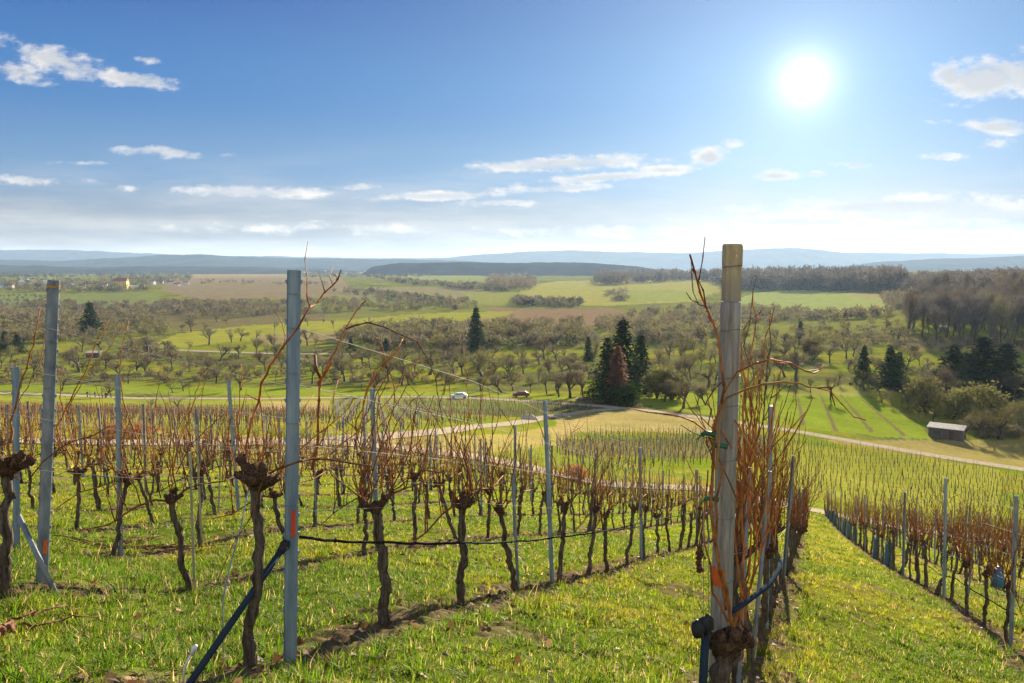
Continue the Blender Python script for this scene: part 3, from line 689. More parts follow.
vs = [(x, y, z + (.006 * math.sin(i * 2.3) if i > 11 else .003 * math.sin(i * 1.7))) for i, (x, y, z) in enumerate(vs)]
a.add(vs, [(i, i + 1, 13 + i, 12 + i) for i in range(11)], 0, True); a.build('orange_tape', M_orange, wp)
tag(wp, 'tall round weathered wooden post with a pale tan cap and painted flare tint', 'post')
# -- all other posts of the near vineyard
HEROY = {0: [(553, 545, 400, 'steel'), (641, 640, 447, 'steel'), (697, 697, 470, 'steel')], -1: [(377, 373, 388, 'steel')], -2: [(122, 117, 374, 'steel'), (16, 13, 367, 'steel')], -3: [(238, 229, 380, 'steel')],
         2: [(1011, 1015, 495, 'wood'), (944, 946, 478, 'steel'), (903, 905, 492, 'steel')], 1: [(766, 770, 405, 'steel')]}
prng = random.Random(77)
far_post_meshes = []
for i in range(4):
    a = MB(); channel(a, 1.0, .06, .042) ; far_post_meshes.append(a.mesh('trellis_post')); far_post_meshes[-1].materials.append([M_steel, M_steelold, M_steelold, M_wood][i])
posts = []
def far_post(k, Y, h, lean):
    b = rowpt(k, Y); me = prng.choice(far_post_meshes)
    o = bpy.data.objects.new('trellis_post', me); COL.objects.link(o)
    up = Vector((lean[0], lean[1], h)).normalized(); o.rotation_mode = 'QUATERNION'
    o.rotation_quaternion = Vector((0, 0, 1)).rotation_difference(up) @ Quaternion((0, 0, 1), prng.uniform(0, 6)); o.scale = (1, 1, h); o.location = b
    return o
def inview(X, Y, Z, m=40):
    if Y < .5: return False
    px, py = proj(X, Y, Z); return -m < px < 1024 + m
for k in range(-17, 13):
    ys = []
    for (pxb, pxt, pyt, kind) in HEROY.get(k, []):
        Y = rowY(k, pxb); b = rowpt(k, Y); t = at(pxt, pyt, Y); h = max(1.7, min(2.5, t.z - b.z)); ys.append(Y)
        if Y < 19:
            o = steel_post(b, h, (t.x - b.x, prng.uniform(-.05, .05)), prng.uniform(-.5, .5) + .4, .05, .038, M_steel if kind == 'steel' else M_steelold)
        else: o = far_post(k, Y, h, (t.x - b.x, 0))
        posts.append((k, Y, o))
    if k == 0: ys.append(4.2)
    if k == 1: ys.append(3.6)
    if k == -1: ys.append(5.5)
    Y = (max(ys) if ys else row_start(k) - 4.6) + prng.uniform(4.4, 4.9)
    while Y < row_end(k):
        b = rowpt(k, Y)
        if inview(b.x, b.y, b.z):
            h = prng.uniform(1.75, 2.1) if k < 2 else prng.uniform(1.8, 2.15)
            lean = (prng.gauss(0, .06), prng.gauss(0, .06))
            posts.append((k, Y, steel_post(b, h, lean, prng.uniform(0, 3), .05, .038, prng.choice([M_steel, M_steelold])) if Y < 17 else far_post(k, Y, h, lean)))
        Y += prng.uniform(4.3, 5.0)
byrow = {}
for k, Y, o in sorted(posts, key=lambda t: t[1]): byrow.setdefault(k, []).append((Y, o))
for k, l in byrow.items():
    for i, (Y, o) in enumerate(l):
        if i < 7: lab = 'thin steel post, %s after the front one in %s' % (ORD[i], rowname(k)) if k in (0, 1, -1) else 'thin steel post, %s in %s' % (ORD[i], rowname(k))
        else: lab = 'small far steel post in %s' % rowname(k)
        tag(o, lab, 'post', 'trellis posts of the near vineyard')
# ------------------------------------------------------------------ vineyard: vines
def wob(rng, p, q, n, amp):
    p, q = Vector(p), Vector(q); out = []; ox = oy = 0
    for i in range(n):
        t = i / (n - 1); e = math.sin(math.pi * t) ** .5 if 0 < t < 1 else 0
        ox += rng.gauss(0, amp); oy += rng.gauss(0, amp); ox *= .8; oy *= .8
        out.append(p.lerp(q, t) + Vector((ox * e, oy * e, 0)))
    return out
def cane_path(rng, start, d, length, step=.075, wand=.16, up=.10, droop=0):
    p = Vector(start); d = Vector(d).normalized(); out = [p.copy()]; l = 0; s = 1
    while l < length:
        d = d + Vector((rng.gauss(0, wand), rng.gauss(0, wand), rng.gauss(0, wand * .5) + up - droop * l))
        d.normalize(); s = -s
        side = d.orthogonal().normalized() * (s * .05)
        p = p + (d + side) * step * rng.uniform(.8, 1.3); l += step; out.append(p.copy())
    return out
def cane_tube(mb, pts, r0, r1, n=5, mi=0, nodes=True, rng=random):
    P, R = [], []; k = len(pts)
    for i, p in enumerate(pts):
        r = r0 + (r1 - r0) * i / max(1, k - 1)
        if nodes and 0 < i < k - 1:
            d = (Vector(pts[i + 1]) - Vector(p)); dn = d.normalized() if d.length > 0 else Vector((0, 0, 1))
            e = min(.012, d.length * .25)
            P += [Vector(p) - dn * e, Vector(p), Vector(p) + dn * e]; R += [r, r * 1.55, r]
        else: P.append(Vector(p)); R.append(r)
    mb.tube(P, R, n, mi)
    return mb
def trunk_mb(mb, base, top, rng, r0=.036, r1=.030, n=9, segs=13, mi=0, amp=.012):
    pts = wob(rng, base, top, segs, amp)
    rad = [r0 * (1.25 if i == 0 else 1.1 if i == 1 else 1) + (r1 - r0) * i / (segs - 1) for i in range(segs)]
    rad = [r * rng.uniform(.86, 1.16) for r in rad]
    mb.tube(pts, rad, n, mi, jag=.17, rng=rng)
    for _ in range(3):
        i = rng.randrange(2, segs - 1); a = rng.uniform(0, 6.28); p = pts[i]
        mb.blob(p + Vector((math.cos(a), math.sin(a), 0)) * rad[i] * .7, (rad[i] * .6, rad[i] * .6, rad[i] * .9), rng, mi, (6, 4))
    return pts
def head_mb(mb, top, rng, s=1.0, mi=0, rowd=Vector((1, 0, 0))):
    mb.blob(top, (.05 * s, .05 * s, .055 * s), rng, mi, (9, 6), .3); ends = []
    for j in range(rng.randint(5, 8)):
        a = rng.uniform(0, 6.28); d = (rowd * math.cos(a) * 1.2 + Vector((-rowd.y, rowd.x, 0)) * math.sin(a) * .8 + Vector((0, 0, rng.uniform(.0, .9)))).normalized()
        l = rng.uniform(.05, .13) * s; q = top + d * l + Vector((0, 0, rng.uniform(-.01, .05)))
        mb.tube([top + d * .02, top + d * l * .55 + Vector((0, 0, -.008)), q], [.034 * s, .026 * s * rng.uniform(.7, 1.2), .020 * s], 7, mi, jag=.2, rng=rng)
        mb.blob(q, .022 * s * rng.uniform(.8, 1.4), rng, mi, (6, 4), .3); ends.append(q)
    return ends
def vine_parts(root, rng, h, lean, ncane, clen, rowd, thick=1.0, fine=True, arm=True, tr=1.0, hs=None, sp=1.0):
    top = Vector((lean[0], lean[1], h))
    mb = MB(); trunk_mb(mb, (0, 0, -.04), top, rng, .028 * tr, .0225 * tr, n=13, segs=22 if fine else 9); mb.build('trunk', M_bark, root)
    mb = MB(); ends = head_mb(mb, top + Vector((0, 0, .01)), rng, (hs or rng.uniform(.7, 1.05)), 0, rowd); hd = mb.build('head', M_head, root)
    side = Vector((-rowd.y, rowd.x, 0))
    for c_ in range(ncane):
        st = rng.choice(ends); d = rowd * rng.gauss(0, .6 * sp) + side * rng.gauss(0, .24 * sp) + Vector((0, 0, 1))
        L_ = clen * rng.uniform(.55, 1.15); pts = cane_path(rng, st, d, L_, wand=.17 * sp ** .5, up=.09, droop=rng.choice([0, 0, .12, .25]) * (sp > .9))
        mb = MB(); cane_tube(mb, pts, rng.uniform(.0042, .0060) * thick, .002 * thick, 6 if fine else 5, 0, True, rng)
        if rng.random() < .6 and len(pts) > 6:
            i = rng.randrange(3, len(pts) - 2); q = cane_path(rng, pts[i], (pts[i + 1] - pts[i]).normalized() + rowd * rng.gauss(0, 1) + side * rng.gauss(0, .6), rng.uniform(.08, .32), .05)
            cane_tube(mb, q, .0035 * thick, .0015 * thick, 4, 0, True, rng)
        mb.build('cane', rng.choice([M_cane, M_cane, M_cane, M_canepale, M_canedark]), root)
    if arm:
        for s in ((1,) if rng.random() < .6 else (1, -1)):
            st = top + rowd * s * .04; pts = [st, st + rowd * s * .15 + Vector((0, 0, .05)), st + rowd * s * .35 + Vector((0, 0, .04)), st + rowd * s * .6 + Vector((0, 0, rng.uniform(-.02, .05))), st + rowd * s * .85 + Vector((0, 0, rng.uniform(-.06, .04)))]
            mb = MB(); cane_tube(mb, pts, .009 * thick, .005 * thick, 6, 0, True, rng)
            for p in pts[1:4]:
                for _ in range(2):
                    q = cane_path(rng, Vector(p) + rowd * rng.uniform(-.08, .08), (rowd * rng.gauss(0, .3) + side * rng.gauss(0, .12) + Vector((0, 0, 1))), clen * rng.uniform(.3, .9), wand=.1)
                    cane_tube(mb, q, .005 * thick, .002 * thick, 4, 0, True, rng)
            mb.build('fruiting_cane', M_canedark if rng.random() < .4 else M_cane, root)
    return top
XR = Vector((1, 0, 0))
def vine_at(k, Y, seed, pose=None):
    rng = random.Random(seed); root = empty('grapevine', rowpt(k, Y), ROWDIR)
    p = pose or {}
    vine_parts(root, rng, p.get('h', rng.uniform(.72, .88)), p.get('lean', (rng.gauss(0, .14), rng.gauss(0, .08))), p.get('n', rng.randint(4, 7) if k < 1 else rng.randint(9, 12)), p.get('len', rng.uniform(.85, 1.2) if k < 1 else rng.uniform(1.1, 1.35)), XR, p.get('thick', 1.0), True, p.get('arm', True), p.get('tr', 1.0), p.get('head'), .5 if k == 1 else 1.0)
    return root
# where the vines of the nearest rows stand
def vines_of(k):
    rng = random.Random(500 + k); ys = []
    if k == 0: ys = [3.9, 5.15, 6.3, 7.5, 8.75, 9.9, 10.8, 12.0]
    elif k == 1: ys = [3.50, 4.55, 5.6, 6.7]
    elif k == -1: ys = [5.03, 6.6, 7.9, 9.2, 10.4]
    elif k == 2: ys = [10.3, 11.5, 12.6, 13.9]
    Y = (ys[-1] if ys else row_start(k) + rng.uniform(-.2, .4)) + 1.2
    while Y < row_end(k) - .5:
        ys.append(Y); Y += rng.uniform(1.08, 1.3)
    return ys
allv = []
for k in range(-17, 13):
    for i, Y in enumerate(vines_of(k)):
        p = rowpt(k, Y)
        if inview(p.x, p.y, p.z, 60): allv.append((math.hypot(p.x, p.y), k, i, Y))
allv.sort()
indiv = allv[:296]; mass = allv[296:]
mid_protos = []
for s in range(16):
    full = s >= 9      # vines too far off to show their parts: one mesh each, two materials
    rng = random.Random(900 + s); mb = MB(); top = Vector((rng.gauss(0, .14), rng.gauss(0, .07), rng.uniform(.62, .92))); tr_ = rng.uniform(.7, 1.25)
    trunk_mb(mb, (0, 0, -.04), top, rng, .036 * tr_, .028 * tr_, 7, 9, 0, .018); ends = head_mb(mb, top, rng, .8)
    for c_ in range(rng.randint(8, 12) if full else rng.randint(3, 5)):
        pts = cane_path(rng, rng.choice(ends), XR * rng.gauss(0, .6) + Vector((0, rng.gauss(0, .24), 1)), rng.uniform(.8, 1.6) if full else rng.uniform(.35, 1.3), step=.09, wand=.2, droop=rng.choice([0, 0, .1, .25]))
        cane_tube(mb, pts, .0068, .0026, 4, 1, False, rng)
    for sgn in (1, -1):
        st = top + XR * sgn * .05; pts = [st, st + XR * sgn * .25 + Vector((0, 0, .05)), st + XR * sgn * .55 + Vector((0, 0, rng.uniform(-.03, .05)))]
        cane_tube(mb, pts, .010, .006, 4, 1, False, rng)
        for _ in range(2):
            q = cane_path(rng, pts[1] + XR * rng.uniform(-.25, .3) * sgn, XR * rng.gauss(0, .25) + Vector((0, rng.gauss(0, .1), 1)), rng.uniform(.3, .9), step=.12, wand=.12); cane_tube(mb, q, .006, .003, 4, 1, False, rng)
    me = mb.mesh('grapevine'); me.materials.append(M_bark); me.materials.append([M_cane, M_cane, M_canepale][s % 3] if not full else [M_cane, M_cane, M_cane, M_canedark][s % 4]); mid_protos.append(me)
vr = random.Random(31)
POSE = {(0, 0): dict(h=.98, lean=(.02, -.085), n=0, tr=1.02, arm=False, head=1.0), (0, 1): dict(h=.80, lean=(-.04, .02), n=9, len=1.0, tr=1.25), (0, 2): dict(h=.84, lean=(.0, -.02), n=9, len=1.12, tr=1.25),
        (0, 3): dict(h=.80, n=7, len=1.05), (1, 0): dict(h=.40, lean=(.0, -.03), n=0, len=1.2, tr=1.7, arm=False, head=1.25), (1, 1): dict(h=.85, n=12, len=1.2, tr=1.1, side=.05), (1, 2): dict(h=.85, n=14, len=1.25, side=.06), (1, 3): dict(h=.85, n=14, len=1.25, side=.08), (-1, 0): dict(h=.86, lean=(.03, -.11), n=0, len=1.0, tr=1.3, arm=False, head=1.2)}
cnt = {}
near_roots = {}
for (r, k, i, Y) in indiv:
    if r < 15.5: o = vine_at(k, Y, 1000 + 37 * k + i, POSE.get((k, i))); near_roots[(k, i)] = o
    else:
        o = bpy.data.objects.new('grapevine', vr.choice(mid_protos[9:] if k >= 1 else mid_protos[:9])); COL.objects.link(o); o.location = rowpt(k, Y); o.rotation_euler = (0, 0, ROWDIR + (math.pi if vr.random() < .5 else 0)); q = vr.uniform(.85, 1.15); o.scale = (q, q, q * vr.uniform(.9, 1.1))
    c_ = cnt.get(k, 0); cnt[k] = c_ + 1
    if c_ < 14: lab = 'gnarled bare grapevine, %s in %s' % (ORD[c_], rowname(k))
    else: lab = 'small bare grapevine further down %s' % rowname(k)
    tag(o, lab, 'grapevine', 'vines in %s' % rowname(k))
# the hundreds of vines beyond: one mass
mrg = random.Random(4); mb = MB()
for (r, k, i, Y) in mass:
    b = rowpt(k, Y); top = b + Vector((mrg.gauss(0, .07), mrg.gauss(0, .07), mrg.uniform(.7, .88))); c0, s0 = math.cos(ROWDIR), math.sin(ROWDIR); rd = Vector((c0, s0, 0))
    mb.tube([b, b.lerp(top, .5) + Vector((mrg.gauss(0, .02), mrg.gauss(0, .02), 0)), top], [.045, .036, .05], 4, 0, cap=False)
    mb.tube([top - rd * .5, top + Vector((0, 0, .05)), top + rd * .55], .014, 3, 1, cap=False)
    if mrg.random() < .7: mb.tube([b + rd * .1, b + rd * .12 + Vector((0, 0, mrg.uniform(1.0, 1.6)))], .018, 4, 3 if mrg.random() < .4 else 4, cap=False)
    for _ in range(4 if k < 1 else 8):
        st = top + rd * mrg.uniform(-.45, .45); l = mrg.uniform(.35, 1.05) * (1 if k < 1 else 1.2); q = st + rd * mrg.gauss(0, .3) * l + Vector((mrg.gauss(0, .07), mrg.gauss(0, .07), l))
        mb.tube([st, st.lerp(q, .5) + Vector((mrg.gauss(0, .07), mrg.gauss(0, .07), 0)), q], [.009, .0075, .004], 3, 1 if mrg.random() < .75 else 2, cap=False)
tag(mb.build('vine_rows', [M_bark, M_cane, M_canepale, M_stake, M_steelold]), 'far part of the near vineyard, rows of small bare vines', 'grapevines', kind='stuff')
# stakes tied to the nearest vines
srng = random.Random(12)
for (k, i, dx, h, lab) in [(-2, 1, .05, 1.55, 'pale square stake beside the first vine past the left steel post'), (-1, 1, .04, 1.25, 'thin greenish stake in front of the forked vine at left'), (-3, 2, .05, 1.3, 'thin grey stake in the left rows'), (0, 3, .05, 1.2, None), (2, 2, .05, 1.2, None), (-2, 3, .05, 1.3, None), (1, 2, .06, 1.5, None), (1, 1, -.05, 1.4, None)]:
    ys = vines_of(k); p = rowpt(k, ys[i] + dx); a = MB(); a.box((0, 0, h / 2 - .03), (.022, .022, h)); o = a.build('vine_stake', M_stake if lab else M_steelold)
    o.location = p; o.rotation_euler = (srng.gauss(0, .04), srng.gauss(0, .04), srng.uniform(0, 1))
    tag(o, lab or 'thin stake holding the %s vine in %s' % (ORD[i], rowname(k)), 'stake', 'stakes holding single vines')
# -- wires
for k in (-4, -3, -2, -1, 0, 1, 2, 3):
    for j, (h, nm) in enumerate([(.86, 'lowest'), (1.22, 'second'), (1.55, 'third'), (1.88, 'topmost')]):
        ys = np.arange(row_start(k) + (.1 if k else .45), min(row_end(k), 60), 2.3); ph = j * 1.3
        pts = [rowpt(k, y) + Vector((.03, 0, h + .015 * math.sin(y * 1.4 + ph))) for y in ys]
        a = MB(); a.tube(pts, .0021, 4, cap=False); tag(a.build('trellis_wire', M_wire), '%s wire along %s' % (nm, rowname(k)), 'wire', 'trellis wires')
# ------------------------------------------------------------------ traced canes of the nearest vines (each at its own depth, real thickness)
def traced(pts, Y0, r0, r1, m, root, seed, dy=.12, twig=True):
    rng = random.Random(seed); q = rng.uniform(0, 6); P = []
    for i, (x, y) in enumerate(pts):
        P.append(at(x, y, Y0 + dy * math.sin(q + i * .9) * min(1, i / 2)))
    # densify with small kinks between the nodes
    D = [P[0]]
    for a_, b_ in zip(P[:-1], P[1:]):
        n = max(1, int((b_ - a_).length / .075))
        for t in range(1, n + 1):
            D.append(a_.lerp(b_, t / n) + (Vector((rng.gauss(0, .004), rng.gauss(0, .006), rng.gauss(0, .004))) if t < n else Vector()))
    mb = MB(); cane_tube(mb, D, r0 * .8, r1 * .8, 7, 0, True, rng)
    if twig:
        for i in range(2, len(D) - 1):
            if rng.random() < .16:
                d = (D[i + 1] - D[i]).normalized() + Vector((rng.gauss(0, .8), rng.gauss(0, .5), rng.gauss(0, .6)))
                cane_tube(mb, cane_path(rng, D[i], d, rng.uniform(.02, .07), .02, .2), r1 * .9, r1 * .5, 4, 0, True, rng)
    o = mb.build('cane', m, None)
    inv = root.matrix_world.inverted() if root.rotation_mode != 'XXX' else None
    bpy.context.view_layer.update(); mw = root.matrix_world.inverted()
    o.data.transform(mw); o.parent = root
    return o
C, Pp, D_ = M_canebright, M_canepale, M_canedark
V1 = near_roots[(1, 0)]; V0 = near_roots[(0, 0)]; VL = near_roots[(-1, 0)]
TR1 = [  # vine at the wooden post
 ([(735, 640), (728, 600), (718, 560), (711, 510), (713, 467), (714, 446), (716, 420), (722, 401), (724, 385), (722, 370), (718, 338), (713, 322), (706, 307), (700, 292), (695, 272), (690, 255)], 3.45, .0105, .0052, C),
 ([(706, 307), (703, 290), (699, 279), (703, 256), (705, 237)], 3.46, .0045, .0022, D_), ([(708, 307), (698, 303), (693, 290), (691, 262)], 3.44, .003, .002, D_), ([(698, 303), (690, 298), (686, 292)], 3.44, .003, .002, D_),
 ([(712, 460), (714, 425), (724, 392), (739, 371), (757, 363), (773, 360), (792, 364), (806, 371), (814, 373), (818, 371)], 3.4, .0066, .0035, C),
 ([(716, 470), (720, 420), (728, 397), (747, 389), (765, 384), (784, 382), (802, 384), (818, 388), (832, 393), (842, 404), (855, 417), (866, 420)], 3.38, .0066, .003, Pp),
 ([(818, 388), (831, 388), (832, 396), (835, 406)], 3.38, .004, .003, D_), ([(756, 500), (765, 459), (773, 446), (784, 435), (794, 425), (808, 409)], 3.9, .006, .0025, C), ([(784, 435), (786, 420), (788, 412)], 3.9, .003, .002, D_),
 ([(714, 450), (706, 431), (692, 421), (677, 416), (656, 413), (647, 412), (628, 408)], 3.4, .0052, .0028, C), ([(716, 440), (699, 435), (690, 431), (681, 425)], 3.42, .0035, .002, D_), ([(716, 432), (708, 424), (702, 418), (694, 409)], 3.42, .003, .0018, D_),
 ([(730, 640), (742, 600), (744, 550), (742, 500), (745, 450), (743, 410), (745, 380), (741, 345), (739, 322), (741, 300)], 3.95, .009, .004, C), ([(738, 640), (750, 560), (748, 500), (750, 440), (745, 400), (749, 360), (755, 330), (753, 290)], 4.1, .007, .003, C),
 ([(745, 620), (757, 540), (754, 480), (757, 420), (762, 372), (766, 335), (774, 307)], 4.2, .0075, .003, C), ([(740, 600), (760, 520), (764, 470), (763, 420), (766, 380), (771, 345), (769, 318)], 4.4, .006, .003, D_), ([(748, 600), (768, 520), (768, 450), (776, 400), (781, 370)], 4.5, .006, .0025, C),
 ([(720, 430), (731, 447), (742, 470), (752, 491)], 3.5, .0055, .004, C), ([(717, 456), (724, 470), (733, 490), (739, 505)], 3.5, .0055, .004, C), ([(735, 420), (750, 446), (763, 472), (768, 499), (770, 530)], 3.55, .006, .004, Pp),
 ([(728, 622), (712, 590), (704, 540), (705, 500), (708, 470)], 3.42, .007, .004, C), ([(726, 610), (716, 540), (716, 500), (722, 470)], 3.46, .0075, .005, C), ([(743, 628), (737, 560), (733, 520), (736, 480), (741, 450)], 3.7, .008, .004, C),
 ([(722, 382), (713, 391), (707, 403), (711, 412), (708, 425)], 3.45, .004, .003, D_), ([(743, 330), (752, 318), (760, 312), (766, 305)], 4.0, .003, .0015, D_), ([(748, 360), (744, 345), (750, 322), (752, 300), (757, 275)], 4.0, .003, .0015, D_),
 ([(749, 470), (756, 440), (752, 400), (758, 375), (755, 350)], 4.6, .006, .003, Pp), ([(758, 560), (772, 520), (778, 470), (775, 440), (780, 415)], 5.0, .006, .003, C), ([(754, 540), (748, 480), (738, 440), (746, 415), (741, 395)], 4.0, .006, .003, C)]
for n, (p, Y, a, b, m) in enumerate(TR1): traced(p, Y, a, b, m, V1, 50 + n)
TR0 = [  # vine at the blue-grey post
 ([(252, 484), (246, 447), (252, 419), (259, 400), (262, 382), (270, 366), (283, 347), (299, 326), (310, 307), (318, 302), (325, 292), (333, 285), (338, 279), (341, 270)], 3.95, .0085, .004, C),
 ([(310, 307), (307, 295), (307, 275), (305, 258), (308, 241)], 3.95, .0045, .0018, C), ([(325, 293), (322, 282), (318, 271)], 3.95, .0035, .0018, D_), ([(333, 285), (330, 276), (333, 266)], 3.95, .003, .0018, C),
 ([(283, 347), (285, 335), (281, 321), (274, 310)], 3.95, .0032, .002, C), ([(258, 490), (262, 465), (264, 440), (262, 415), (260, 402)], 3.9, .006, .004, C), ([(250, 486), (240, 440), (237, 420), (240, 390), (241, 364)], 4.1, .005, .0025, C),
 ([(262, 478), (278, 469), (301, 461), (314, 459), (332, 460), (350, 463), (372, 466)], 4.15, .0075, .005, D_), ([(270, 474), (289, 460), (305, 445), (319, 433), (330, 425), (345, 412), (354, 398)], 4.3, .005, .0025, C),
 ([(282, 470), (291, 445), (300, 420), (306, 405), (314, 394)], 4.35, .004, .002, C), ([(246, 490), (236, 470), (228, 440), (232, 415)], 4.2, .005, .003, C), ([(254, 486), (266, 450), (270, 420), (273, 405)], 4.2, .004, .002, D_),
 ([(262, 482), (249, 520), (233, 545), (222, 570), (212, 595)], 3.8, .004, .002, D_)]
for n, (p, Y, a, b, m) in enumerate(TR0): traced(p, Y, a, b, m, V0, 150 + n)
V01 = near_roots[(0, 1)]
TR01 = [([(312, 470), (317, 447), (318, 416), (320, 386), (325, 371), (336, 350), (347, 326), (357, 310), (366, 300)], 4.55, .010, .004, C), ([(346, 329), (357, 325), (370, 323), (387, 328), (402, 335), (418, 343), (428, 360), (436, 380), (440, 405), (442, 420)], 4.6, .006, .0028, D_),
 ([(322, 380), (316, 368), (315, 355)], 4.55, .012, .009, D_), ([(318, 384), (327, 370), (332, 362)], 4.5, .011, .007, C), ([(357, 440), (367, 389), (377, 368), (390, 356), (399, 346), (403, 339)], 5.0, .006, .003, Pp), ([(355, 430), (370, 385), (384, 365), (398, 350), (408, 335)], 5.05, .0055, .003, C),
 ([(330, 455), (355, 434), (379, 411), (392, 396), (401, 381), (408, 366), (424, 357)], 4.9, .0055, .003, Pp), ([(360, 455), (396, 405), (411, 378), (413, 366), (419, 360)], 5.0, .005, .003, Pp), ([(372, 492), (366, 470), (360, 445), (364, 420), (368, 395)], 5.15, .006, .003, D_), ([(384, 488), (400, 462), (420, 440), (428, 420), (434, 395)], 5.2, .006, .003, C),
 ([(390, 492), (410, 478), (424, 470), (446, 473)], 5.3, .006, .005, D_), ([(305, 470), (322, 440), (333, 410), (334, 395), (338, 380)], 4.6, .005, .0025, C), ([(380, 490), (388, 450), (396, 425), (413, 400), (425, 392)], 5.2, .005, .0025, C)]
for n, (p, Y, a, b, m) in enumerate(TR01): traced(p, Y, a, b, m, V01, 250 + n)
TRL = [([(14, 478), (8, 445), (15, 408), (22, 378), (29, 358), (34, 344), (37, 326), (40, 308)], 5.2, .009, .004, C), ([(22, 470), (12, 440), (10, 420), (22, 395), (40, 365), (45, 335)], 5.3, .005, .003, Pp), ([(30, 478), (45, 460), (62, 447), (74, 441), (92, 436), (110, 426)], 5.3, .006, .004, D_),
 ([(18, 480), (10, 462), (3, 452), (-6, 448)], 5.2, .006, .004, C), ([(26, 474), (24, 450), (30, 430), (34, 418)], 5.2, .005, .003, C)]
for n, (p, Y, a, b, m) in enumerate(TRL): traced(p, Y, a, b, m, VL, 350 + n)
VL1 = near_roots[(-1, 1)]
TRL1 = [([(72, 460), (60, 440), (57, 425), (66, 408), (75, 390), (88, 365), (95, 345), (104, 330), (110, 318)], 6.4, .008, .004, C), ([(76, 458), (70, 430), (62, 405), (60, 380), (57, 362)], 6.5, .007, .003, C), ([(74, 450), (66, 420), (75, 395), (88, 372), (106, 352), (127, 318)], 6.4, .006, .003, Pp), ([(142, 458), (134, 430), (123, 400), (119, 375), (121, 350), (127, 330), (129, 321)], 6.9, .007, .003, C)]
for n, (p, Y, a, b, m) in enumerate(TRL1): traced(p, Y, a, b, m, VL1, 450 + n)
VL2 = near_roots[(-1, 2)]
for n, (p, Y, a, b, m) in enumerate([([(172, 476), (180, 440), (186, 425), (193, 405), (199, 385), (204, 367)], 7.7, .008, .0035, C), ([(176, 474), (190, 445), (202, 434), (212, 425), (224, 414)], 7.7, .007, .004, D_), ([(170, 470), (178, 430), (190, 405), (200, 395), (206, 380)], 7.8, .006, .003, Pp)]): traced(p, Y, a, b, m, VL2, 470 + n)
# ------------------------------------------------------------------ small things in the rows
def wtube(name, pts, r, m, lab, cat, n=8, group=None):
    a = MB(); a.tube(pts, r, n); return tag(a.build(name, m), lab, cat, group)
b0 = blue.location.copy()
hp = [at(*q) for q in ((300, 537, 4.2), (383, 542, 5.1), (462, 542.5, 6.25), (517, 541, 7.45), (553, 537.5, 8.4), (609, 530, 10.7), (641, 522, 12.5), (697, 511.5, 18.4))]
P = []
for a_, b_ in zip(hp[:-1], hp[1:]):
    for t in np.linspace(0, 1, 8, endpoint=False): P.append(a_.lerp(b_, float(t)) + Vector((0, 0, -.012 * math.sin(math.pi * t) + .003 * math.sin(t * 20))))
dh = wtube('drip_hose', P, .0085, M_hose, 'black drip irrigation hose running from the blue-grey steel post', 'hose')
a = MB()
for i in range(3, len(P), 5): a.blob(P[i], (.014, .014, .014), random.Random(i), 0, (6, 4), .1)
a.build('dripper', M_hose, dh)
P = [rowpt(2, y) + Vector((.03, 0, .45 + .03 * math.sin(y * 2))) for y in np.arange(10, 34, .6)]
wtube('drip_hose', P, .009, M_hose, 'black drip hose low along the vines right of the grass lane', 'hose')
# anchor strut of the blue-grey post
s0 = at(285, 545, 4.15); s1 = at(172, 700, 3.35); s1.z = zg(s1.x, s1.y) - .05
st = wtube('anchor_strut', [s0, s0.lerp(s1, .5), s1], .017, M_bluehose, 'dark blue slanting anchor strut below the blue-grey post', 'strut', 12)
a = MB(); a.tube([s0 + (s0 - s1) * .004, s0.lerp(s1, .05)], [.026, .021], 12); a.blob(s0, .028, random.Random(3), 0, (8, 6), .12); a.build('clamp', M_black, st)
s0 = at(20, 520, 5.35); s1 = at(58, 590, 5.3); s1.z = zg(s1.x, s1.y) - .03
wtube('anchor_strut', [at(18, 515, 5.4), s1], .018, M_steelold, 'slanting grey strut leaning to the left steel post', 'strut', 10)
a0 = at(703, 632, 3.4); a1 = at(700, 700, 3.3)
st = wtube('anchor_strut', [at(706, 628, 3.45), at(701, 720, 3.3)], .019, M_bluehose, 'blue-grey anchor tube in front of the wooden post base', 'strut', 12)
a = MB(); a.blob(at(706, 624, 3.42), (.034, .03, .045), random.Random(4), 0, (9, 6), .2); a.blob(at(698, 629, 3.4), (.03, .03, .04), random.Random(6), 0, (9, 6), .2); a.build('coupling', M_black, st)
P = [at(x, y, Y) for x, y, Y in ((733, 611, 3.6), (745, 603, 3.7), (757, 594, 3.9), (768, 586, 4.1), (774, 578, 4.25), (779, 569, 4.5), (781, 560, 4.9))]
wtube('hose_end', P, .013, M_bluehose, 'short blue-black hose end hooked beside the wooden post', 'hose', 10)
for x, y, Y, l in ((705, 434, 3.40, 'upper green plastic tie around canes left of the wooden post'), (717, 446, 3.42, 'middle green plastic tie around canes at the wooden post'), (708, 499, 3.42, 'lowest green plastic tie on the canes of the wooden post')):
    P = [at(x - 4, y + 1, Y), at(x, y - 1, Y), at(x + 5, y - .5, Y), at(x + 10, y + 1, Y)]
    a = MB(); a.tube(P, [.008, .012, .010, .013], 8); a.tube([P[0], P[0] + Vector((-.015, 0, -.02))], .004, 5); tag(a.build('cane_tie', M_green), l, 'tie')
rg = random.Random(9); a = MB(); c0 = at(699.5, 545, 3.45)
for i in range(34):
    t = i / 33; a.blob(c0 + Vector((rg.gauss(0, .012 * (1 - .6 * t)), rg.gauss(0, .012), -.125 * t)), rg.uniform(.006, .011), rg, 0, (6, 4), .2)
a.tube([c0 + Vector((.004, 0, .06)), c0], .0025, 5); tag(a.build('grape_cluster', M_canedark), 'shrivelled dark grape bunch hanging left of the wooden post', 'grapes')
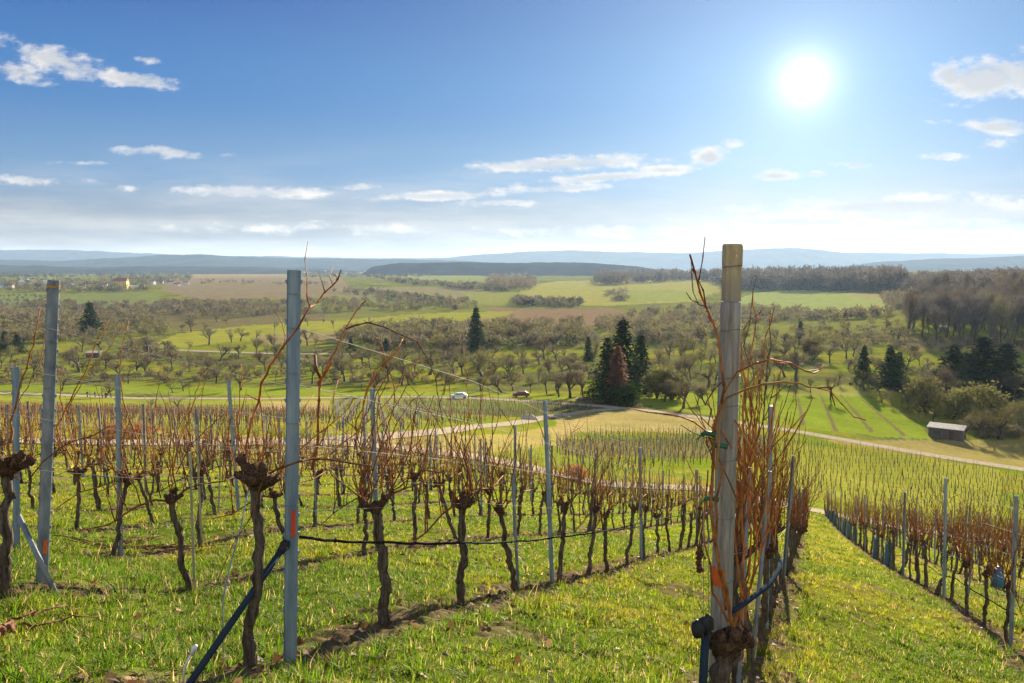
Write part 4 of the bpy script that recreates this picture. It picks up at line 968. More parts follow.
for n, (x0, x1) in enumerate(((704, 703), (708, 709))):
    wtube('tie_wire', [at(x0, 505, 3.45), at(x1, 640, 3.42)], .0018, M_wire, ['left', 'right'][n] + ' thin vertical wire down to the anchor at the wooden post', 'wire', 4)
wtube('tie_wire', [at(249, 487, 4.0), at(240, 530, 4.02), at(229, 570, 4.05), at(223, 600, 4.1), Vector((at(222, 625, 4.2).x, 4.2, zg(at(222, 625, 4.2).x, 4.2)))], .004, M_steel, 'pale loose cord hanging from the vine by the blue-grey post', 'cord', 5)
p = at(186, 690, 3.6); p.z = zg(p.x, p.y)
sk = wtube('marker_stake', [p - Vector((0.02, 0, .05)), p + Vector((.0, 0, .10)), at(193, 652, 3.62)], .0055, M_white, 'thin white marker stake in the grass left of the blue anchor strut', 'stake', 8)
a = MB(); q = at(194, 648, 3.62); a.tube([q + Vector((-.01, 0, -.035)), q, q + Vector((.012, 0, .012))], [.011, .014, .009], 8); a.build('cap', M_white, sk)
# blue growing sleeves
def sleeve(k, Y, h, r, lab, x=0):
    b = rowpt(k, Y); a = MB(); n = 10; vs = []
    for z in (-.02, h * .35, h * .7, h):
        for j in range(n): t = 2 * math.pi * j / n; q = r * (1.15 - .25 * z / h) * (1 + .08 * math.sin(3 * t + z * 9)); vs.append((q * math.cos(t), q * math.sin(t), z))
    a.add(vs, [(i * n + j, i * n + (j + 1) % n, (i + 1) * n + (j + 1) % n, (i + 1) * n + j) for i in range(3) for j in range(n)], 0, True)
    o = a.build('vine_sleeve', M_bluepl); o.location = b + Vector((x, 0, 0)); tag(o, lab, 'plant sleeve', 'blue sleeves on young vines')
bs = at(998, 571, 13.2); a = MB(); a.tube([bs + Vector((0, 0, .08)), bs + Vector((0, 0, .02)), bs + Vector((.01, 0, -.15)), bs + Vector((.0, 0, -.26))], [.02, .05, .11, .13], 9, 0, jag=.3, rng=random.Random(2)); tag(a.build('plastic_bag', M_bluepl), 'crumpled bright blue plastic bag among the vines on the right', 'bag')
for n, (Y, h) in enumerate(((22, .7), (25, .7), (33, .7), (36, .7), (39, .75), (43, .7), (47, .7), (51, .7), (55, .7))): sleeve(2, Y + .5, h, .10, 'blue plastic sleeve on a vine, %s down the row right of the lane' % ORD[n])
# fallen prunings
for n, (x0, y0, x1, y1, lab) in enumerate([(58, 541, 235, 549, 'long pruned canes lying on the grass in the left rows'), (0, 633, 130, 618, 'brown pruned branch lying on the grass at lower left'), (100, 545, 165, 538, 'short pile of cut canes on the grass near the pale stake'), (0, 652, 14, 632, 'broken piece of grey wood on the grass at the left edge')]):
    rg = random.Random(60 + n); a = MB(); A, B = gp(x0, y0), gp(x1, y1)
    for j in range(7 if n in (0, 2) else 2):
        o1 = Vector((rg.gauss(0, .12), rg.gauss(0, .10), 0)); pts = []
        for t in np.linspace(rg.uniform(0, .3), rg.uniform(.7, 1), 9):
            q = A.lerp(B, float(t)) + o1 + Vector((rg.gauss(0, .02), rg.gauss(0, .03), 0)); q.z = zg(q.x, q.y) + .03 + rg.uniform(0, .03); pts.append(q)
        cane_tube(a, pts, .007 if n < 3 else .02, .003 if n < 3 else .014, 6, 0, True, rg)
    tag(a.build('pruned_canes', M_canedark), lab, 'prunings')
# ------------------------------------------------------------------ trees
def tri_twigs(rng, n, centers, ln, wd, up=.3, spread=.5):
    """loose twig / leaf faces around branch ends, as arrays"""
    rs = np.random.RandomState(rng.randrange(1 << 30)); c = np.array([tuple(x[0]) for x in centers]); dd = np.array([tuple(x[1]) for x in centers])
    i = rs.randint(0, len(c), n); p = c[i] + rs.normal(0, spread, (n, 3)) * np.array([1, 1, .8])
    d = dd[i] * .9 + rs.normal(0, .6, (n, 3)); d[:, 2] += up; d /= np.linalg.norm(d, axis=1)[:, None]
    s = np.cross(d, rs.normal(0, 1, (n, 3))); s /= np.linalg.norm(s, axis=1)[:, None] + 1e-9
    l = ln * rs.uniform(.5, 1.3, (n, 1)); w = wd * rs.uniform(.6, 1.4, (n, 1))
    return np.stack([p - s * w / 2, p + s * w / 2, p + d * l], 1).reshape(-1, 3)
def np_tris(name, V, m):
    me = np_mesh(name, V, [np.arange(len(V)).reshape(-1, 3)]); me.materials.append(m); return me
def bare_tree(seed, H=8.0, R=3.2, trunk=.22, kind='round', twig=M_twig, ntw=1500):
    rng = random.Random(seed); mb = MB(); ends = []
    def grow(p, d, l, r, depth):
        n = 4; pts = [Vector(p)]; q = Vector(p); dd = Vector(d)
        for i in range(n):
            dd = (dd + Vector((rng.gauss(0, .13), rng.gauss(0, .13), rng.gauss(0, .07) + (.07 if kind != 'weep' else -.02)))).normalized(); q = q + dd * l / n; pts.append(q.copy())
        mb.tube(pts, [r * (1 - .55 * i / n) for i in range(n + 1)], 5 if depth < 2 else 3, 0, cap=False)
        if depth >= 2: ends.append((pts[-1], dd)); ends.append((pts[2], dd))
        if depth < 3:
            for _ in range(rng.choice([2, 3, 3]) if depth else (5 if kind != 'tall' else 8)):
                a = rng.uniform(0, 6.28); t = dd.orthogonal().normalized(); t = Quaternion(dd, a) @ t
                w = {'round': .85, 'tall': .36, 'weep': .9}[kind] * rng.uniform(.6, 1.2)
                i = rng.choice([2, 3, 4]) if depth else rng.choice([3, 4] if kind != 'tall' else [1, 2, 3, 4, 4])
                grow(pts[i], (dd + t * w).normalized(), l * rng.uniform(.55, .8), r * .5, depth + 1)
    h0 = H * (.24 if kind != 'tall' else .26)
    grow((0, 0, -.3), (rng.gauss(0, .08), rng.gauss(0, .08), 1), h0 + .3, trunk, 0)
    # fit to size
    V = np.array(mb.v); mx = V[:, 2].max() + .3; sx = R / max(.5, np.percentile(np.hypot(V[:, 0], V[:, 1]), 97)); sz = H * .93 / mx
    V[:, 0] *= sx; V[:, 1] *= sx; V[:, 2] *= sz; mb.v = [tuple(v) for v in V]
    e2 = [(Vector((p.x * sx, p.y * sx, p.z * sz)), d) for p, d in ends]
    tm = mb.mesh('trunk'); tm.materials.append(M_tree)
    tw = tri_twigs(rng, ntw, e2, H * .085, H * .0052, .35, H * .042)
    cm = np_tris('crown', tw, twig)
    return tm, cm
def conifer(seed, H=18.0, R=3.6, n=2600, m=M_conif, taper=1.0):
    rs = np.random.RandomState(seed); rng = random.Random(seed)
    mb = MB(); mb.tube([(0, 0, -.4), (0, 0, H * .5), (0, 0, H * .97)], [H * .018, H * .011, .02], 6, 0)
    P, Dr = [], []
    z = H * .07; lay = 0
    while z < H * .985:
        t = (z / H - .07) / .93; rad = R * (1 - t) ** taper * rs.uniform(.75, 1.12) + .12
        k = max(4, int(10 * (1 - t) + 4))
        for j in range(k):
            a = 2 * math.pi * j / k + rs.uniform(-.3, .3) + lay; rj = rad * rs.uniform(.7, 1.1)
            for s in np.linspace(.15, 1, 5): P.append((math.cos(a) * rj * s, math.sin(a) * rj * s, z - rj * .22 * s * s + rj * .08)); Dr.append((math.cos(a), math.sin(a), -.25))
        z += H * .036 * rs.uniform(.8, 1.2); lay += .5
    P = np.array(P); Dr = np.array(Dr); i = rs.randint(0, len(P), n); p = P[i] + rs.normal(0, R * .055, (n, 3)); d = Dr[i] + rs.normal(0, .45, (n, 3)); d /= np.linalg.norm(d, axis=1)[:, None]
    s = np.cross(d, rs.normal(0, .5, (n, 3)) + np.array([0, 0, 1])); s /= np.linalg.norm(s, axis=1)[:, None]
    l = H * .05 * rs.uniform(.6, 1.3, (n, 1)); w = H * .020 * rs.uniform(.6, 1.3, (n, 1))
    V = np.stack([p - s * w, p + s * w, p + d * l], 1).reshape(-1, 3)
    tm = mb.mesh('trunk'); tm.materials.append(M_tree); return tm, np_tris('crown', V, m)
def leafy(seed, H, R, n, m, base=.0, shape=1.0, size=.045):
    rs = np.random.RandomState(seed); mb = MB(); rng = random.Random(seed); ends = []
    for _ in range(7):
        a = rng.uniform(0, 6.28); q = Vector((math.cos(a) * R * .55, math.sin(a) * R * .55, H * rng.uniform(.5, .85))); mb.tube([(0, 0, -.3), q * .5 + Vector((0, 0, H * .05)), q], [H * .018, H * .011, .02], 5, 0)
    cl = rs.normal(0, 1, (26, 3)); cl /= np.linalg.norm(cl, axis=1)[:, None]; cl *= rs.uniform(.4, 1, (26, 1)); 
    c = cl * np.array([R * .8, R * .8, H * .42]) + np.array([0, 0, H * (.5 + base)]); t = np.clip(c[:, 2] / H, 0, 1); c[:, :2] *= ((1 - t) ** shape * 1.2 + .12)[:, None]
    i = rs.randint(0, 26, n); p = c[i] + rs.normal(0, R * .17, (n, 3)); p[:, 2] = np.maximum(p[:, 2], H * .03)
    d = rs.normal(0, 1, (n, 3)); d /= np.linalg.norm(d, axis=1)[:, None]; s = np.cross(d, rs.normal(0, 1, (n, 3))); s /= np.linalg.norm(s, axis=1)[:, None]
    l = H * size * rs.uniform(.6, 1.3, (n, 1))
    tm = mb.mesh('trunk'); tm.materials.append(M_tree)
    return tm, np_tris('crown', np.stack([p - s * l * .4, p + s * l * .4, p + d * l], 1).reshape(-1, 3), m)
def plant_tree(name, proto, p, rz, sc, label, cat, group=None):
    r = empty(name, p, rz, sc)
    for nm, me in zip(('trunk', 'crown'), proto):
        o = bpy.data.objects.new(nm, me); COL.objects.link(o); o.parent = r
    return tag(r, label, cat, group)
ORCH = [bare_tree(61, 8, 2.2, .16, 'tall', M_twig, 1100), bare_tree(62, 8, 4.4, .26, 'weep', M_twigolive, 2300), bare_tree(63, 8, 3.4, .15, 'round', M_twig, 700), bare_tree(64, 8, 2.4, .12, 'weep', M_twig, 800)] + [bare_tree(s, 8, R, .20, 'round', tw, n) for s, R, tw, n in [(1, 3.6, M_twig, 1900), (2, 3.2, M_twig, 1600), (3, 4.0, M_twig, 2000), (4, 3.0, M_twigolive, 1700), (5, 3.6, M_twigolive, 1500), (6, 2.8, M_twig, 1300), (7, 3.8, M_twig, 2300), (8, 2.6, M_twigolive, 1100)]]
TALL = [bare_tree(s, 18, R, .24, 'tall', tw, n) for s, R, tw, n in [(21, 3.2, M_twiggrey, 1700), (22, 3.8, M_twiggrey, 2000), (23, 2.8, M_twig, 1500), (24, 3.5, M_twiggrey, 1700)]]
CON = [conifer(s, 18, R, 2300, M_conif, tp) for s, R, tp in [(31, 5.2, .9), (32, 4.6, 1.0), (33, 5.6, .8), (34, 4.0, .75)]]
trg = random.Random(5)
BANDS = [  # polyline on the survey, how many, tree height, phrase
 ([(6, 389), (332, 385)], 13, 8.0, 'on the far verge of the walkers\' road at left'), ([(0, 377), (335, 374)], 15, 8.5, 'in the second line behind the walkers\' road'), ([(-5, 364), (330, 361)], 17, 9.0, 'in the third line behind the walkers\' road'),
 ([(338, 390), (472, 387)], 8, 8.5, 'on the bright meadow left of the white cars'), ([(340, 377), (480, 375)], 12, 10.0, 'in the dark grove above the white cars'), ([(335, 365), (480, 362)], 13, 10, 'in the upper grove below the lone spruce'),
 ([(478, 393), (600, 391)], 8, 6.5, 'on the meadow above the small vineyard plot'), ([(480, 380), (600, 377)], 10, 8.0, 'in the slope orchard left of the spruce cluster'), ([(482, 366), (600, 362)], 12, 9.0, 'in the higher slope orchard left of the spruce cluster'),
 ([(652, 408), (770, 402)], 5, 6.0, 'on the green meadow left of the wooden post'), ([(640, 394), (775, 388)], 11, 9.0, 'behind the green meadow at the wooden post'), ([(650, 378), (800, 376)], 14, 9.5, 'in the olive-brown grove behind the wooden post'),
 ([(650, 362), (860, 356)], 18, 9.5, 'in the upper grove behind the wooden post'), ([(655, 347), (900, 342)], 20, 9.5, 'in the high orchard below the green field'), ([(880, 401), (938, 420)], 7, 4.2, 'in the pruned line leading to the shed'),
 ([(950, 432), (1035, 428)], 5, 8.0, 'around the shed at right'), ([(775, 392), (935, 386)], 11, 6.5, 'between the ploughed strips and the small spruces'), ([(840, 372), (1000, 366)], 13, 7.5, 'behind the small spruces at right'), ([(922, 402), (1030, 400)], 9, 10.0, 'in front of the right spruce clump'),
 ([(150, 337), (340, 328)], 16, 9, 'along the bright far meadow at left'), ([(-5, 350), (330, 347)], 18, 10, 'in the far scrubby grove at left'), ([(340, 350), (590, 343)], 18, 11, 'in the far dark grove around the lone spruce')]
ntree = 0
for pts, n, H, phrase in BANDS:
    lab_i = 0
    for j in range(n):
        t = (j + .5) / n + trg.uniform(-.42, .42) / n; x = np.interp(t, np.linspace(0, 1, len(pts)), [p[0] for p in pts]); y = np.interp(t, np.linspace(0, 1, len(pts)), [p[1] for p in pts]) + trg.gauss(0, 4.2 if H < 9.5 else 4.0)
        y = max(y, 322)
        if 395.0 < y < 401 and x < 560: y = 393
        p = gp(float(x), float(y)); h = H / 8 * trg.choice([trg.uniform(.5, .8), trg.uniform(.8, 1.25), trg.uniform(.8, 1.25)]); pr = trg.choice(ORCH)
        if len(pts) and n > 14: lab = 'bare bushy tree among many %s' % phrase
        else: lab = '%s bare tree from the left %s' % (ORD[j], phrase)
        o = plant_tree('orchard_tree', pr, p, trg.uniform(0, 6.28), (h * trg.uniform(.9, 1.2), h * trg.uniform(.9, 1.2), h), lab, 'tree', 'bare trees ' + phrase); ntree += 1
def special(proto, H0, x, yb, yt, lab, cat, name, wide=1.0, group=None, Yoff=0):
    p = gp(x, yb); H = (yb - yt) * p.y / F * 1.01; s = H / H0
    return plant_tree(name, proto, p, trg.uniform(0, 6), (s * wide, s * wide, s), lab, cat, group)
BLOOM = [bare_tree(41, 5, 2.0, .13, 'round', M_bloom, 900), bare_tree(42, 5, 2.0, .13, 'round', M_bloom, 900)]
special(BLOOM[0], 5, 151, 411, 392, 'small sunlit fruit tree with pale buds, left one of two below the road', 'tree', 'fruit_tree', 1.3)
special(BLOOM[1], 5, 179, 412, 391, 'small sunlit fruit tree with pale buds, right one of two below the road', 'tree', 'fruit_tree', 1.3)
special(ORCH[6], 8, 105, 397.5, 376, 'spreading bare tree beside the walkers on the road', 'tree', 'orchard_tree', 1.2)
special(ORCH[4], 8, 559, 397, 368, 'rounded bare tree, left of three above the road junction', 'tree', 'orchard_tree', 1.0)
special(ORCH[10], 8, 570, 398, 366, 'rounded bare tree, middle of three above the road junction', 'tree', 'orchard_tree', 1.0)
special(ORCH[5], 8, 583, 396, 367, 'rounded bare tree, right of three above the road junction', 'tree', 'orchard_tree', 1.0)
special(ORCH[5], 8, 698, 404.5, 385, 'single small round bare tree on the green meadow', 'tree', 'orchard_tree', 1.1)
CONS = [(91, 335, 302, 'broad dark spruce above the left orchards', 0, 1.5), (476, 352, 307, 'lone pointed spruce standing above the middle grove', 1, 1.15), (588, 363, 336, 'small dark spruce left of the spruce cluster', 3, 1.0),
        (622, 398, 318, 'tallest dark spruce of the cluster at the road bend', 0, 1.12), (607, 396, 338, 'left spruce of the cluster at the road bend', 2, 1.1), (640, 392, 334, 'right spruce of the cluster at the road bend', 0, 1.12),
        (863, 386, 345, 'slim spruce, leftmost of the three small ones at right', 1, 1.1), (889, 391, 346, 'bushy spruce, middle of the three small ones at right', 0, 1.3), (898, 388, 352, 'low spruce close behind the bushy one at right', 2, 1.2),
        (952, 394, 345, 'dark spruce at the left of the right clump', 2, 1.7), (981, 394, 336, 'tall dark spruce in the middle of the right clump', 0, 1.8), (1004, 398, 344, 'wide dark spruce at the right of the right clump', 2, 1.8), (966, 392, 352, 'short dark spruce in front of the right clump', 3, 1.5),
        (351, 352, 338, 'low dark conifer, first of three far beyond the blue-grey post', 0, 1.4), (386, 353, 338, 'low dark conifer, second of three far beyond the blue-grey post', 2, 1.4), (372, 354, 342, 'low dark conifer, third and shortest beyond the blue-grey post', 2, 1.5),
        (6, 352, 331, 'dark evergreen at the left edge, left one', 0, 1.7), (18, 354, 335, 'dark evergreen at the left edge, right one', 2, 1.6), (800, 340, 321, 'far dark spruce in the high orchard', 1, 1.3)]
for x, yb, yt, lab, pi_, w in CONS: special(CON[pi_], 18, x, yb, yt, lab, 'conifer', 'spruce_tree', w)
RUSTY = conifer(35, 12, 2.7, 2600, M_twigred, .75); special(RUSTY, 12, 617, 404, 345, 'rust-brown conical larch in front of the spruce cluster', 'tree', 'larch_tree', 1.15)
IVY = leafy(52, 6, 4, 2600, M_ivy, -.1, .3, .07)
special(IVY, 6, 606, 403, 377, 'dark green bush at the foot of the rust-brown larch, left', 'bush', 'evergreen_bush', 1.0)
special(IVY, 6, 626, 406, 380, 'dark green bush at the foot of the rust-brown larch, right', 'bush', 'evergreen_bush', .95)
OLV = leafy(53, 8, 4, 2400, M_twigolive, 0, .3, .06)
for x, yb, yt, lab in [(657, 398, 362, 'olive-green bushy tree right of the spruce cluster'), (672, 400, 370, 'lower olive bushy tree right of the spruce cluster'), (925, 412, 372, 'olive bushy tree below the right spruce clump'), (985, 425, 380, 'reddish-olive bushy tree behind the shed'), (955, 418, 385, 'olive bushy tree just behind the shed'), (812, 358, 336, 'round dense brown tree in the upper grove')]:
    special(OLV, 8, x, yb, yt, lab, 'tree', 'bushy_tree', 1.1)
RSH = leafy(54, 2, 1.6, 1500, M_rustshrub, 0, .2, .09)
for x, yb, yt, w, lab in [(112, 438, 424, 1.5, 'rust orange leafy bush at the track, left one'), (137, 438, 423, 1.7, 'rust orange leafy bush at the track, right one'), (578, 481.5, 464, 1.1, 'orange-pink dry bush at the track in the middle')]:
    special(RSH, 2, x, yb, yt, lab, 'bush', 'rust_bush', w)
# tall bare wood on the right slope
n = 0
while n < 125:
    x = trg.uniform(905, 1075); yb = trg.uniform(300, 347)
    if x < 930 and yb > 338: continue
    if x < 915 and yb < 325: continue
    p = gp(x, yb); h = trg.uniform(1.15, 1.6)
    plant_tree('forest_tree', trg.choice(TALL), p, trg.uniform(0, 6), (h * 1.1, h * 1.1, h), 'tall slender bare tree in the wood on the right slope', 'tree', 'tall bare trees of the wood on the right slope'); n += 1
# ------------------------------------------------------------------ hedges, scrub and far woods: masses nobody could count
def mass_obj(name, areas, label, m=M_scrub, seed=1, tri=85):
    rs = np.random.RandomState(seed); Vs, Cs = [], []
    for poly, n, size, cols, flat in areas:
        xs = [p[0] for p in poly]; ys = [p[1] for p in poly]; k = 0; px = rs.uniform(min(xs), max(xs), n * 6); py = rs.uniform(min(ys), max(ys), n * 6); ok = inpoly(px, py, poly)
        px, py = px[ok][:n], py[ok][:n]
        for x, y in zip(px, py):
            p = gp(float(x), float(y)); s = size * rs.uniform(.6, 1.3); c = np.array(cols[rs.randint(len(cols))]) * rs.uniform(.8, 1.2)
            d = rs.normal(0, 1, (tri, 3)); d /= np.linalg.norm(d, axis=1)[:, None]; q = d * rs.uniform(.35, 1, (tri, 1)) * np.array([s * .55, s * .55, s * .5 * flat]) + np.array([p.x, p.y, p.z + s * .45 * flat])
            e = rs.normal(0, 1, (tri, 3)) + np.array([0, 0, .7]); e /= np.linalg.norm(e, axis=1)[:, None]; f = np.cross(e, rs.normal(0, 1, (tri, 3))); f /= np.linalg.norm(f, axis=1)[:, None]
            l = s * rs.uniform(.12, .36, (tri, 1)); w = l * .20
            Vs.append(np.stack([q - f * w, q + f * w, q + e * l], 1).reshape(-1, 3)); Cs.append(np.repeat(c[None] * rs.uniform(.8, 1.2, (tri, 1)), 3, 0))
    V = np.concatenate(Vs); o = link(name, np_mesh(name, V, [np.arange(len(V)).reshape(-1, 3)], np.concatenate(Cs)), m)
    return tag(o, label, 'scrub', kind='stuff')
BR = [(.19, .155, .08), (.165, .145, .07), (.21, .165, .09), (.15, .135, .085)]; OL = [(.17, .165, .055), (.20, .175, .06), (.17, .14, .075)]; DK = [(.05, .055, .035), (.06, .07, .03)]; PU = [(.16, .125, .085), (.15, .12, .075)]
mass_obj('scrub', [([(-20, 318), (170, 318), (170, 334), (-20, 348)], 307, 6.6, BR + OL, 1), ([(130, 345), (175, 345), (175, 360), (120, 362)], 27, 4.9, BR, .8), ([(-20, 304), (250, 302), (260, 312), (60, 322), (-20, 322)], 392, 7.4, BR + PU, .8), ([(190, 303), (400, 300), (470, 303), (490, 309), (330, 313), (190, 320)], 307, 7.4, BR + PU + OL, .9),
   ([(350, 327), (500, 322), (580, 322), (600, 345), (420, 352), (340, 350)], 392, 7.4, BR + OL, 1), ([(590, 326), (660, 312), (720, 306), (730, 330), (690, 350), (640, 345)], 235, 8.2, BR + OL, 1), ([(720, 322), (900, 320), (920, 335), (900, 350), (720, 348)], 93, 5.7, BR + OL, .9), ([(650, 345), (900, 345), (900, 372), (650, 376)], 34, 4.9, OL + BR, .8),
   ([(0, 355), (600, 352), (600, 384), (0, 384)], 243, 3.7, OL + BR, .7), ([(890, 340), (1040, 342), (1040, 352), (890, 352)], 56, 4.1, BR, .8), ([(962, 428), (1050, 430), (1050, 442), (985, 440)], 83, 1.8, BR + [(.26, .20, .12)], .8), ([(560, 404), (604, 396), (640, 404), (650, 410), (612, 405)], 45, 1.6, BR, .7), ([(900, 370), (1040, 372), (1040, 420), (940, 418)], 120, 3.3, OL + BR, .9)],
   'brown and olive scrub and undergrowth between the orchards', seed=3)
mass_obj('hedges', [([(330, 291), (365, 290), (475, 303), (455, 307), (370, 298)], 187, 9, BR + DK, .8), ([(512, 299), (580, 303), (582, 308), (512, 306)], 119, 10, BR + DK, .8), ([(370, 277), (425, 282), (470, 284), (512, 292), (470, 290), (400, 284)], 221, 12, BR + DK, .7), ([(490, 276), (515, 273), (536, 278), (534, 290), (500, 292), (488, 286)], 204, 16, BR + PU, 1),
   ([(605, 292), (625, 290), (628, 301), (606, 301)], 40, 9, BR, .8), ([(560, 283), (700, 277), (740, 279), (700, 282)], 51, 8, BR + OL, .8), ([(690, 306), (790, 309), (830, 315), (890, 310), (890, 318), (700, 325)], 289, 8, BR + OL, .8), ([(880, 296), (925, 298), (925, 310), (890, 308)], 102, 10, BR, .8),
   ([(100, 273), (190, 271), (192, 281), (150, 285), (100, 283)], 289, 13, BR + DK, .9), ([(0, 281), (60, 279), (100, 283), (160, 290), (95, 293), (0, 291)], 289, 11, BR + DK, .8), ([(-20, 271), (120, 270), (190, 273), (190, 276), (-20, 279)], 442, 14, DK + [(.07, .075, .05)], .9), ([(0, 296), (60, 295), (60, 308), (0, 306)], 102, 4, DK, .8), ([(300, 272), (440, 272), (440, 277), (300, 278)], 238, 14, BR + DK, .7), ([(200, 280), (330, 283), (330, 286), (200, 284)], 68, 8, BR, .7)],
   'hedgerows and copses between the far fields', seed=4, tri=60)
mass_obj('far_wood', [([(592, 284), (600, 272), (660, 271), (800, 278), (900, 279), (900, 293), (880, 292), (800, 290), (740, 290), (700, 280), (600, 286)], 1100, 24, [(.12, .095, .07), (.11, .09, .065), (.13, .105, .08), (.09, .08, .06)], 1.1), ([(890, 277), (1070, 274), (1070, 284), (950, 290), (900, 293)], 520, 13, [(.12, .095, .07), (.11, .09, .065), (.13, .105, .08)], 1.1)],
   'long brown bare wood on the ridge beyond the green field', seed=5, tri=80)
# ------------------------------------------------------------------ young vineyard plots further off
def plot(poly, ang, spacing, step, label, seed, hgt=1.75, brown=.3, pm=None):
    rg = random.Random(seed); W = [gp(*p) for p in poly]; cx = sum(p.x for p in W) / len(W); cyy = sum(p.y for p in W) / len(W); R = max(math.hypot(p.x - cx, p.y - cyy) for p in W); mb = MB(); ca, sa = math.cos(ang), math.sin(ang)
    v = -R
    while v < R:
        u = -R + rg.uniform(0, step)
        while u < R:
            jv = v + rg.gauss(0, .16); x, y = cx + u * ca - jv * sa, cyy + u * sa + jv * ca; z = zg(x, y); px, py = proj(x, y, z)
            if inpoly(np.array([px]), np.array([py]), poly)[0]:
                b = Vector((x, y, z)); h = hgt * rg.uniform(.85, 1.1)
                if rg.random() < .7: mb.tube([b, b + Vector((rg.gauss(0, .04), rg.gauss(0, .04), h))], .024, 3, 0, cap=False)
                mb.tube([b, b + Vector((rg.gauss(0, .05), rg.gauss(0, .05), .8))], [.045, .04], 3, 1, cap=False)
                for _ in range(1): 
                    q = b + Vector((ca, sa, 0)) * rg.gauss(0, .4) + Vector((0, 0, .75)); mb.tube([q, q + Vector((rg.gauss(0, .12), rg.gauss(0, .12), rg.uniform(.3, .8)))], [.022, .012], 3, 2, cap=False)
                if rg.random() < brown: q = b + Vector((ca, sa, 0)) * .6 + Vector((0, 0, .8)); mb.tube([b + Vector((0, 0, .8)), q], .016, 3, 1, cap=False)
            u += step * rg.uniform(.9, 1.1)
        v += spacing
    return tag(mb.build('young_vineyard', [pm or M_steelold, M_bark, M_cane]), label, 'vineyard', kind='stuff')
plot([(782, 440), (850, 447), (940, 462), (1060, 484), (1060, 530), (960, 522), (870, 507), (815, 500), (786, 480)], math.radians(36), 2.6, 1.7, 'green vineyard plot of small stakes below the curving road', 1, 1.55)
plot([(332, 402), (470, 401), (588, 405), (594, 409), (545, 414), (470, 424), (400, 431), (352, 434), (334, 430)], math.radians(100), 2.0, 1.4, 'small vineyard plot of stakes beside the white cars', 2)
plot([(540, 446), (600, 434), (700, 432), (760, 436), (772, 456), (690, 466), (600, 474), (560, 456)], math.radians(30), 1.9, 1.2, 'brownish vineyard plot below the dry meadow', 3, 1.7, .6)
plot([(-40, 410), (330, 412), (335, 424), (240, 430), (-40, 432)], math.radians(80), 1.9, 1.4, 'grey-brown vineyard plot behind the left rows', 4, 1.5, .5, M_bark)
plot([(-10, 297), (60, 296), (60, 306), (-10, 309)], math.radians(90), 9, 6, 'far plantation rows at the left edge', 5, 4.5, .2)
# ------------------------------------------------------------------ buildings
M_wall = mat('pale_wall', (.62, .60, .55), .9, .12, .5); M_yel = mat('yellow_wall', (.72, .55, .14), .9, .1, .4); M_roof = mat('red_roof', (.30, .12, .08), .9, .25, .6); M_groof = mat('grey_roof', (.22, .22, .23), .9, .2, .6)
M_win = mat('window_dark', (.05, .06, .07), .3, .1, 3, spec=.6); M_shed = mat('shed_boards', (.13, .115, .10), .9, .3, 3, stretch=(3, 3, .3)); M_shroof = mat('shed_roof', (.42, .37, .31), .8, .25, 1.5); M_wroof = mat('white_roof', (.75, .76, .76), .7, .08, .4)
def house(px, py, w, d, h, rh, wall, roof, lab, rz, name='house', group='houses of the far town', windows=True, flat=False):
    p = gp(px, py); r = empty(name, p, rz)
    a = MB(); a.box((0, 0, h / 2 - .5), (w, d, h + 1)); a.build('wall', wall, r)
    a = MB(); o = .35; W2, D2 = w / 2 + o, d / 2 + o
    if flat: a.box((0, 0, h + .3), (w + .5, d + .5, .6))
    else: a.add([(-W2, -D2, h), (W2, -D2, h), (W2, D2, h), (-W2, D2, h), (-W2 + .1, 0, h + rh), (W2 - .1, 0, h + rh)], [(0, 1, 5, 4), (2, 3, 4, 5), (1, 2, 5), (3, 0, 4), (3, 2, 1, 0)])
    a.build('roof', roof, r)
    if windows:
        for f in range(max(1, int(h // 3))):
            nx = max(2, int(w // 3.2))
            for i in range(nx):
                a = MB(); a.box(((i + .5) / nx * w - w / 2, -d / 2 - .02, 1.7 + f * 3), (1.1, .12, 1.4)); a.build('window', M_win, r)
    return tag(r, lab, 'house' if name == 'house' else 'building', group)
house(121.5, 289, 24, 15, 15, 6, M_yel, M_roof, 'large yellow building with red roof beyond the left fields', .12, 'yellow_building', None)
house(138, 288.2, 26, 14, 5, 2, M_wall, M_wroof, 'long low white hall right of the yellow building', .1, 'white_hall', None, True, True)
house(105, 287.5, 10, 9, 6, 3, M_wall, M_roof, 'red-roofed house just left of the yellow building', .3)
hr = random.Random(8)
for i, x in enumerate((4, 12, 22, 27, 33, 46, 70, 84)): house(x + hr.uniform(-2, 2), hr.uniform(281, 288.5), hr.uniform(9, 16), 9, hr.uniform(4, 7), 3.4, M_wall, [M_groof, M_roof, M_wroof][i % 3], '%s pale house from the left at the left edge of the valley town' % ORD[i], hr.uniform(-.4, .4), windows=False)
for i, x in enumerate((152, 160, 168, 177, 186, 172)): house(x, hr.uniform(281, 287), hr.uniform(10, 16), 10, hr.uniform(4, 7), 3.2, M_wall, [M_groof, M_roof][i % 2], '%s small house right of the yellow building' % ORD[i], hr.uniform(-.4, .4), windows=False)
for i in range(26): house(296 + i * 3.3 + hr.uniform(-1.5, 1.5), hr.uniform(271.2, 274), hr.uniform(18, 42), 16, hr.uniform(6, 12), 5, M_wall, [M_wroof, M_roof, M_groof][i % 3], 'tiny pale house in the far town left of the wooded plateau', hr.uniform(-.5, .5), group='houses of the farthest town', windows=False)
for i in range(9): house(845 + i * 5 + hr.uniform(-2, 2), hr.uniform(270.6, 271.6), hr.uniform(20, 40), 18, hr.uniform(6, 12), 5, M_wall, M_wroof, 'tiny pale house of a far village under the right hills', hr.uniform(-.5, .5), group='houses of the right far village', windows=False)
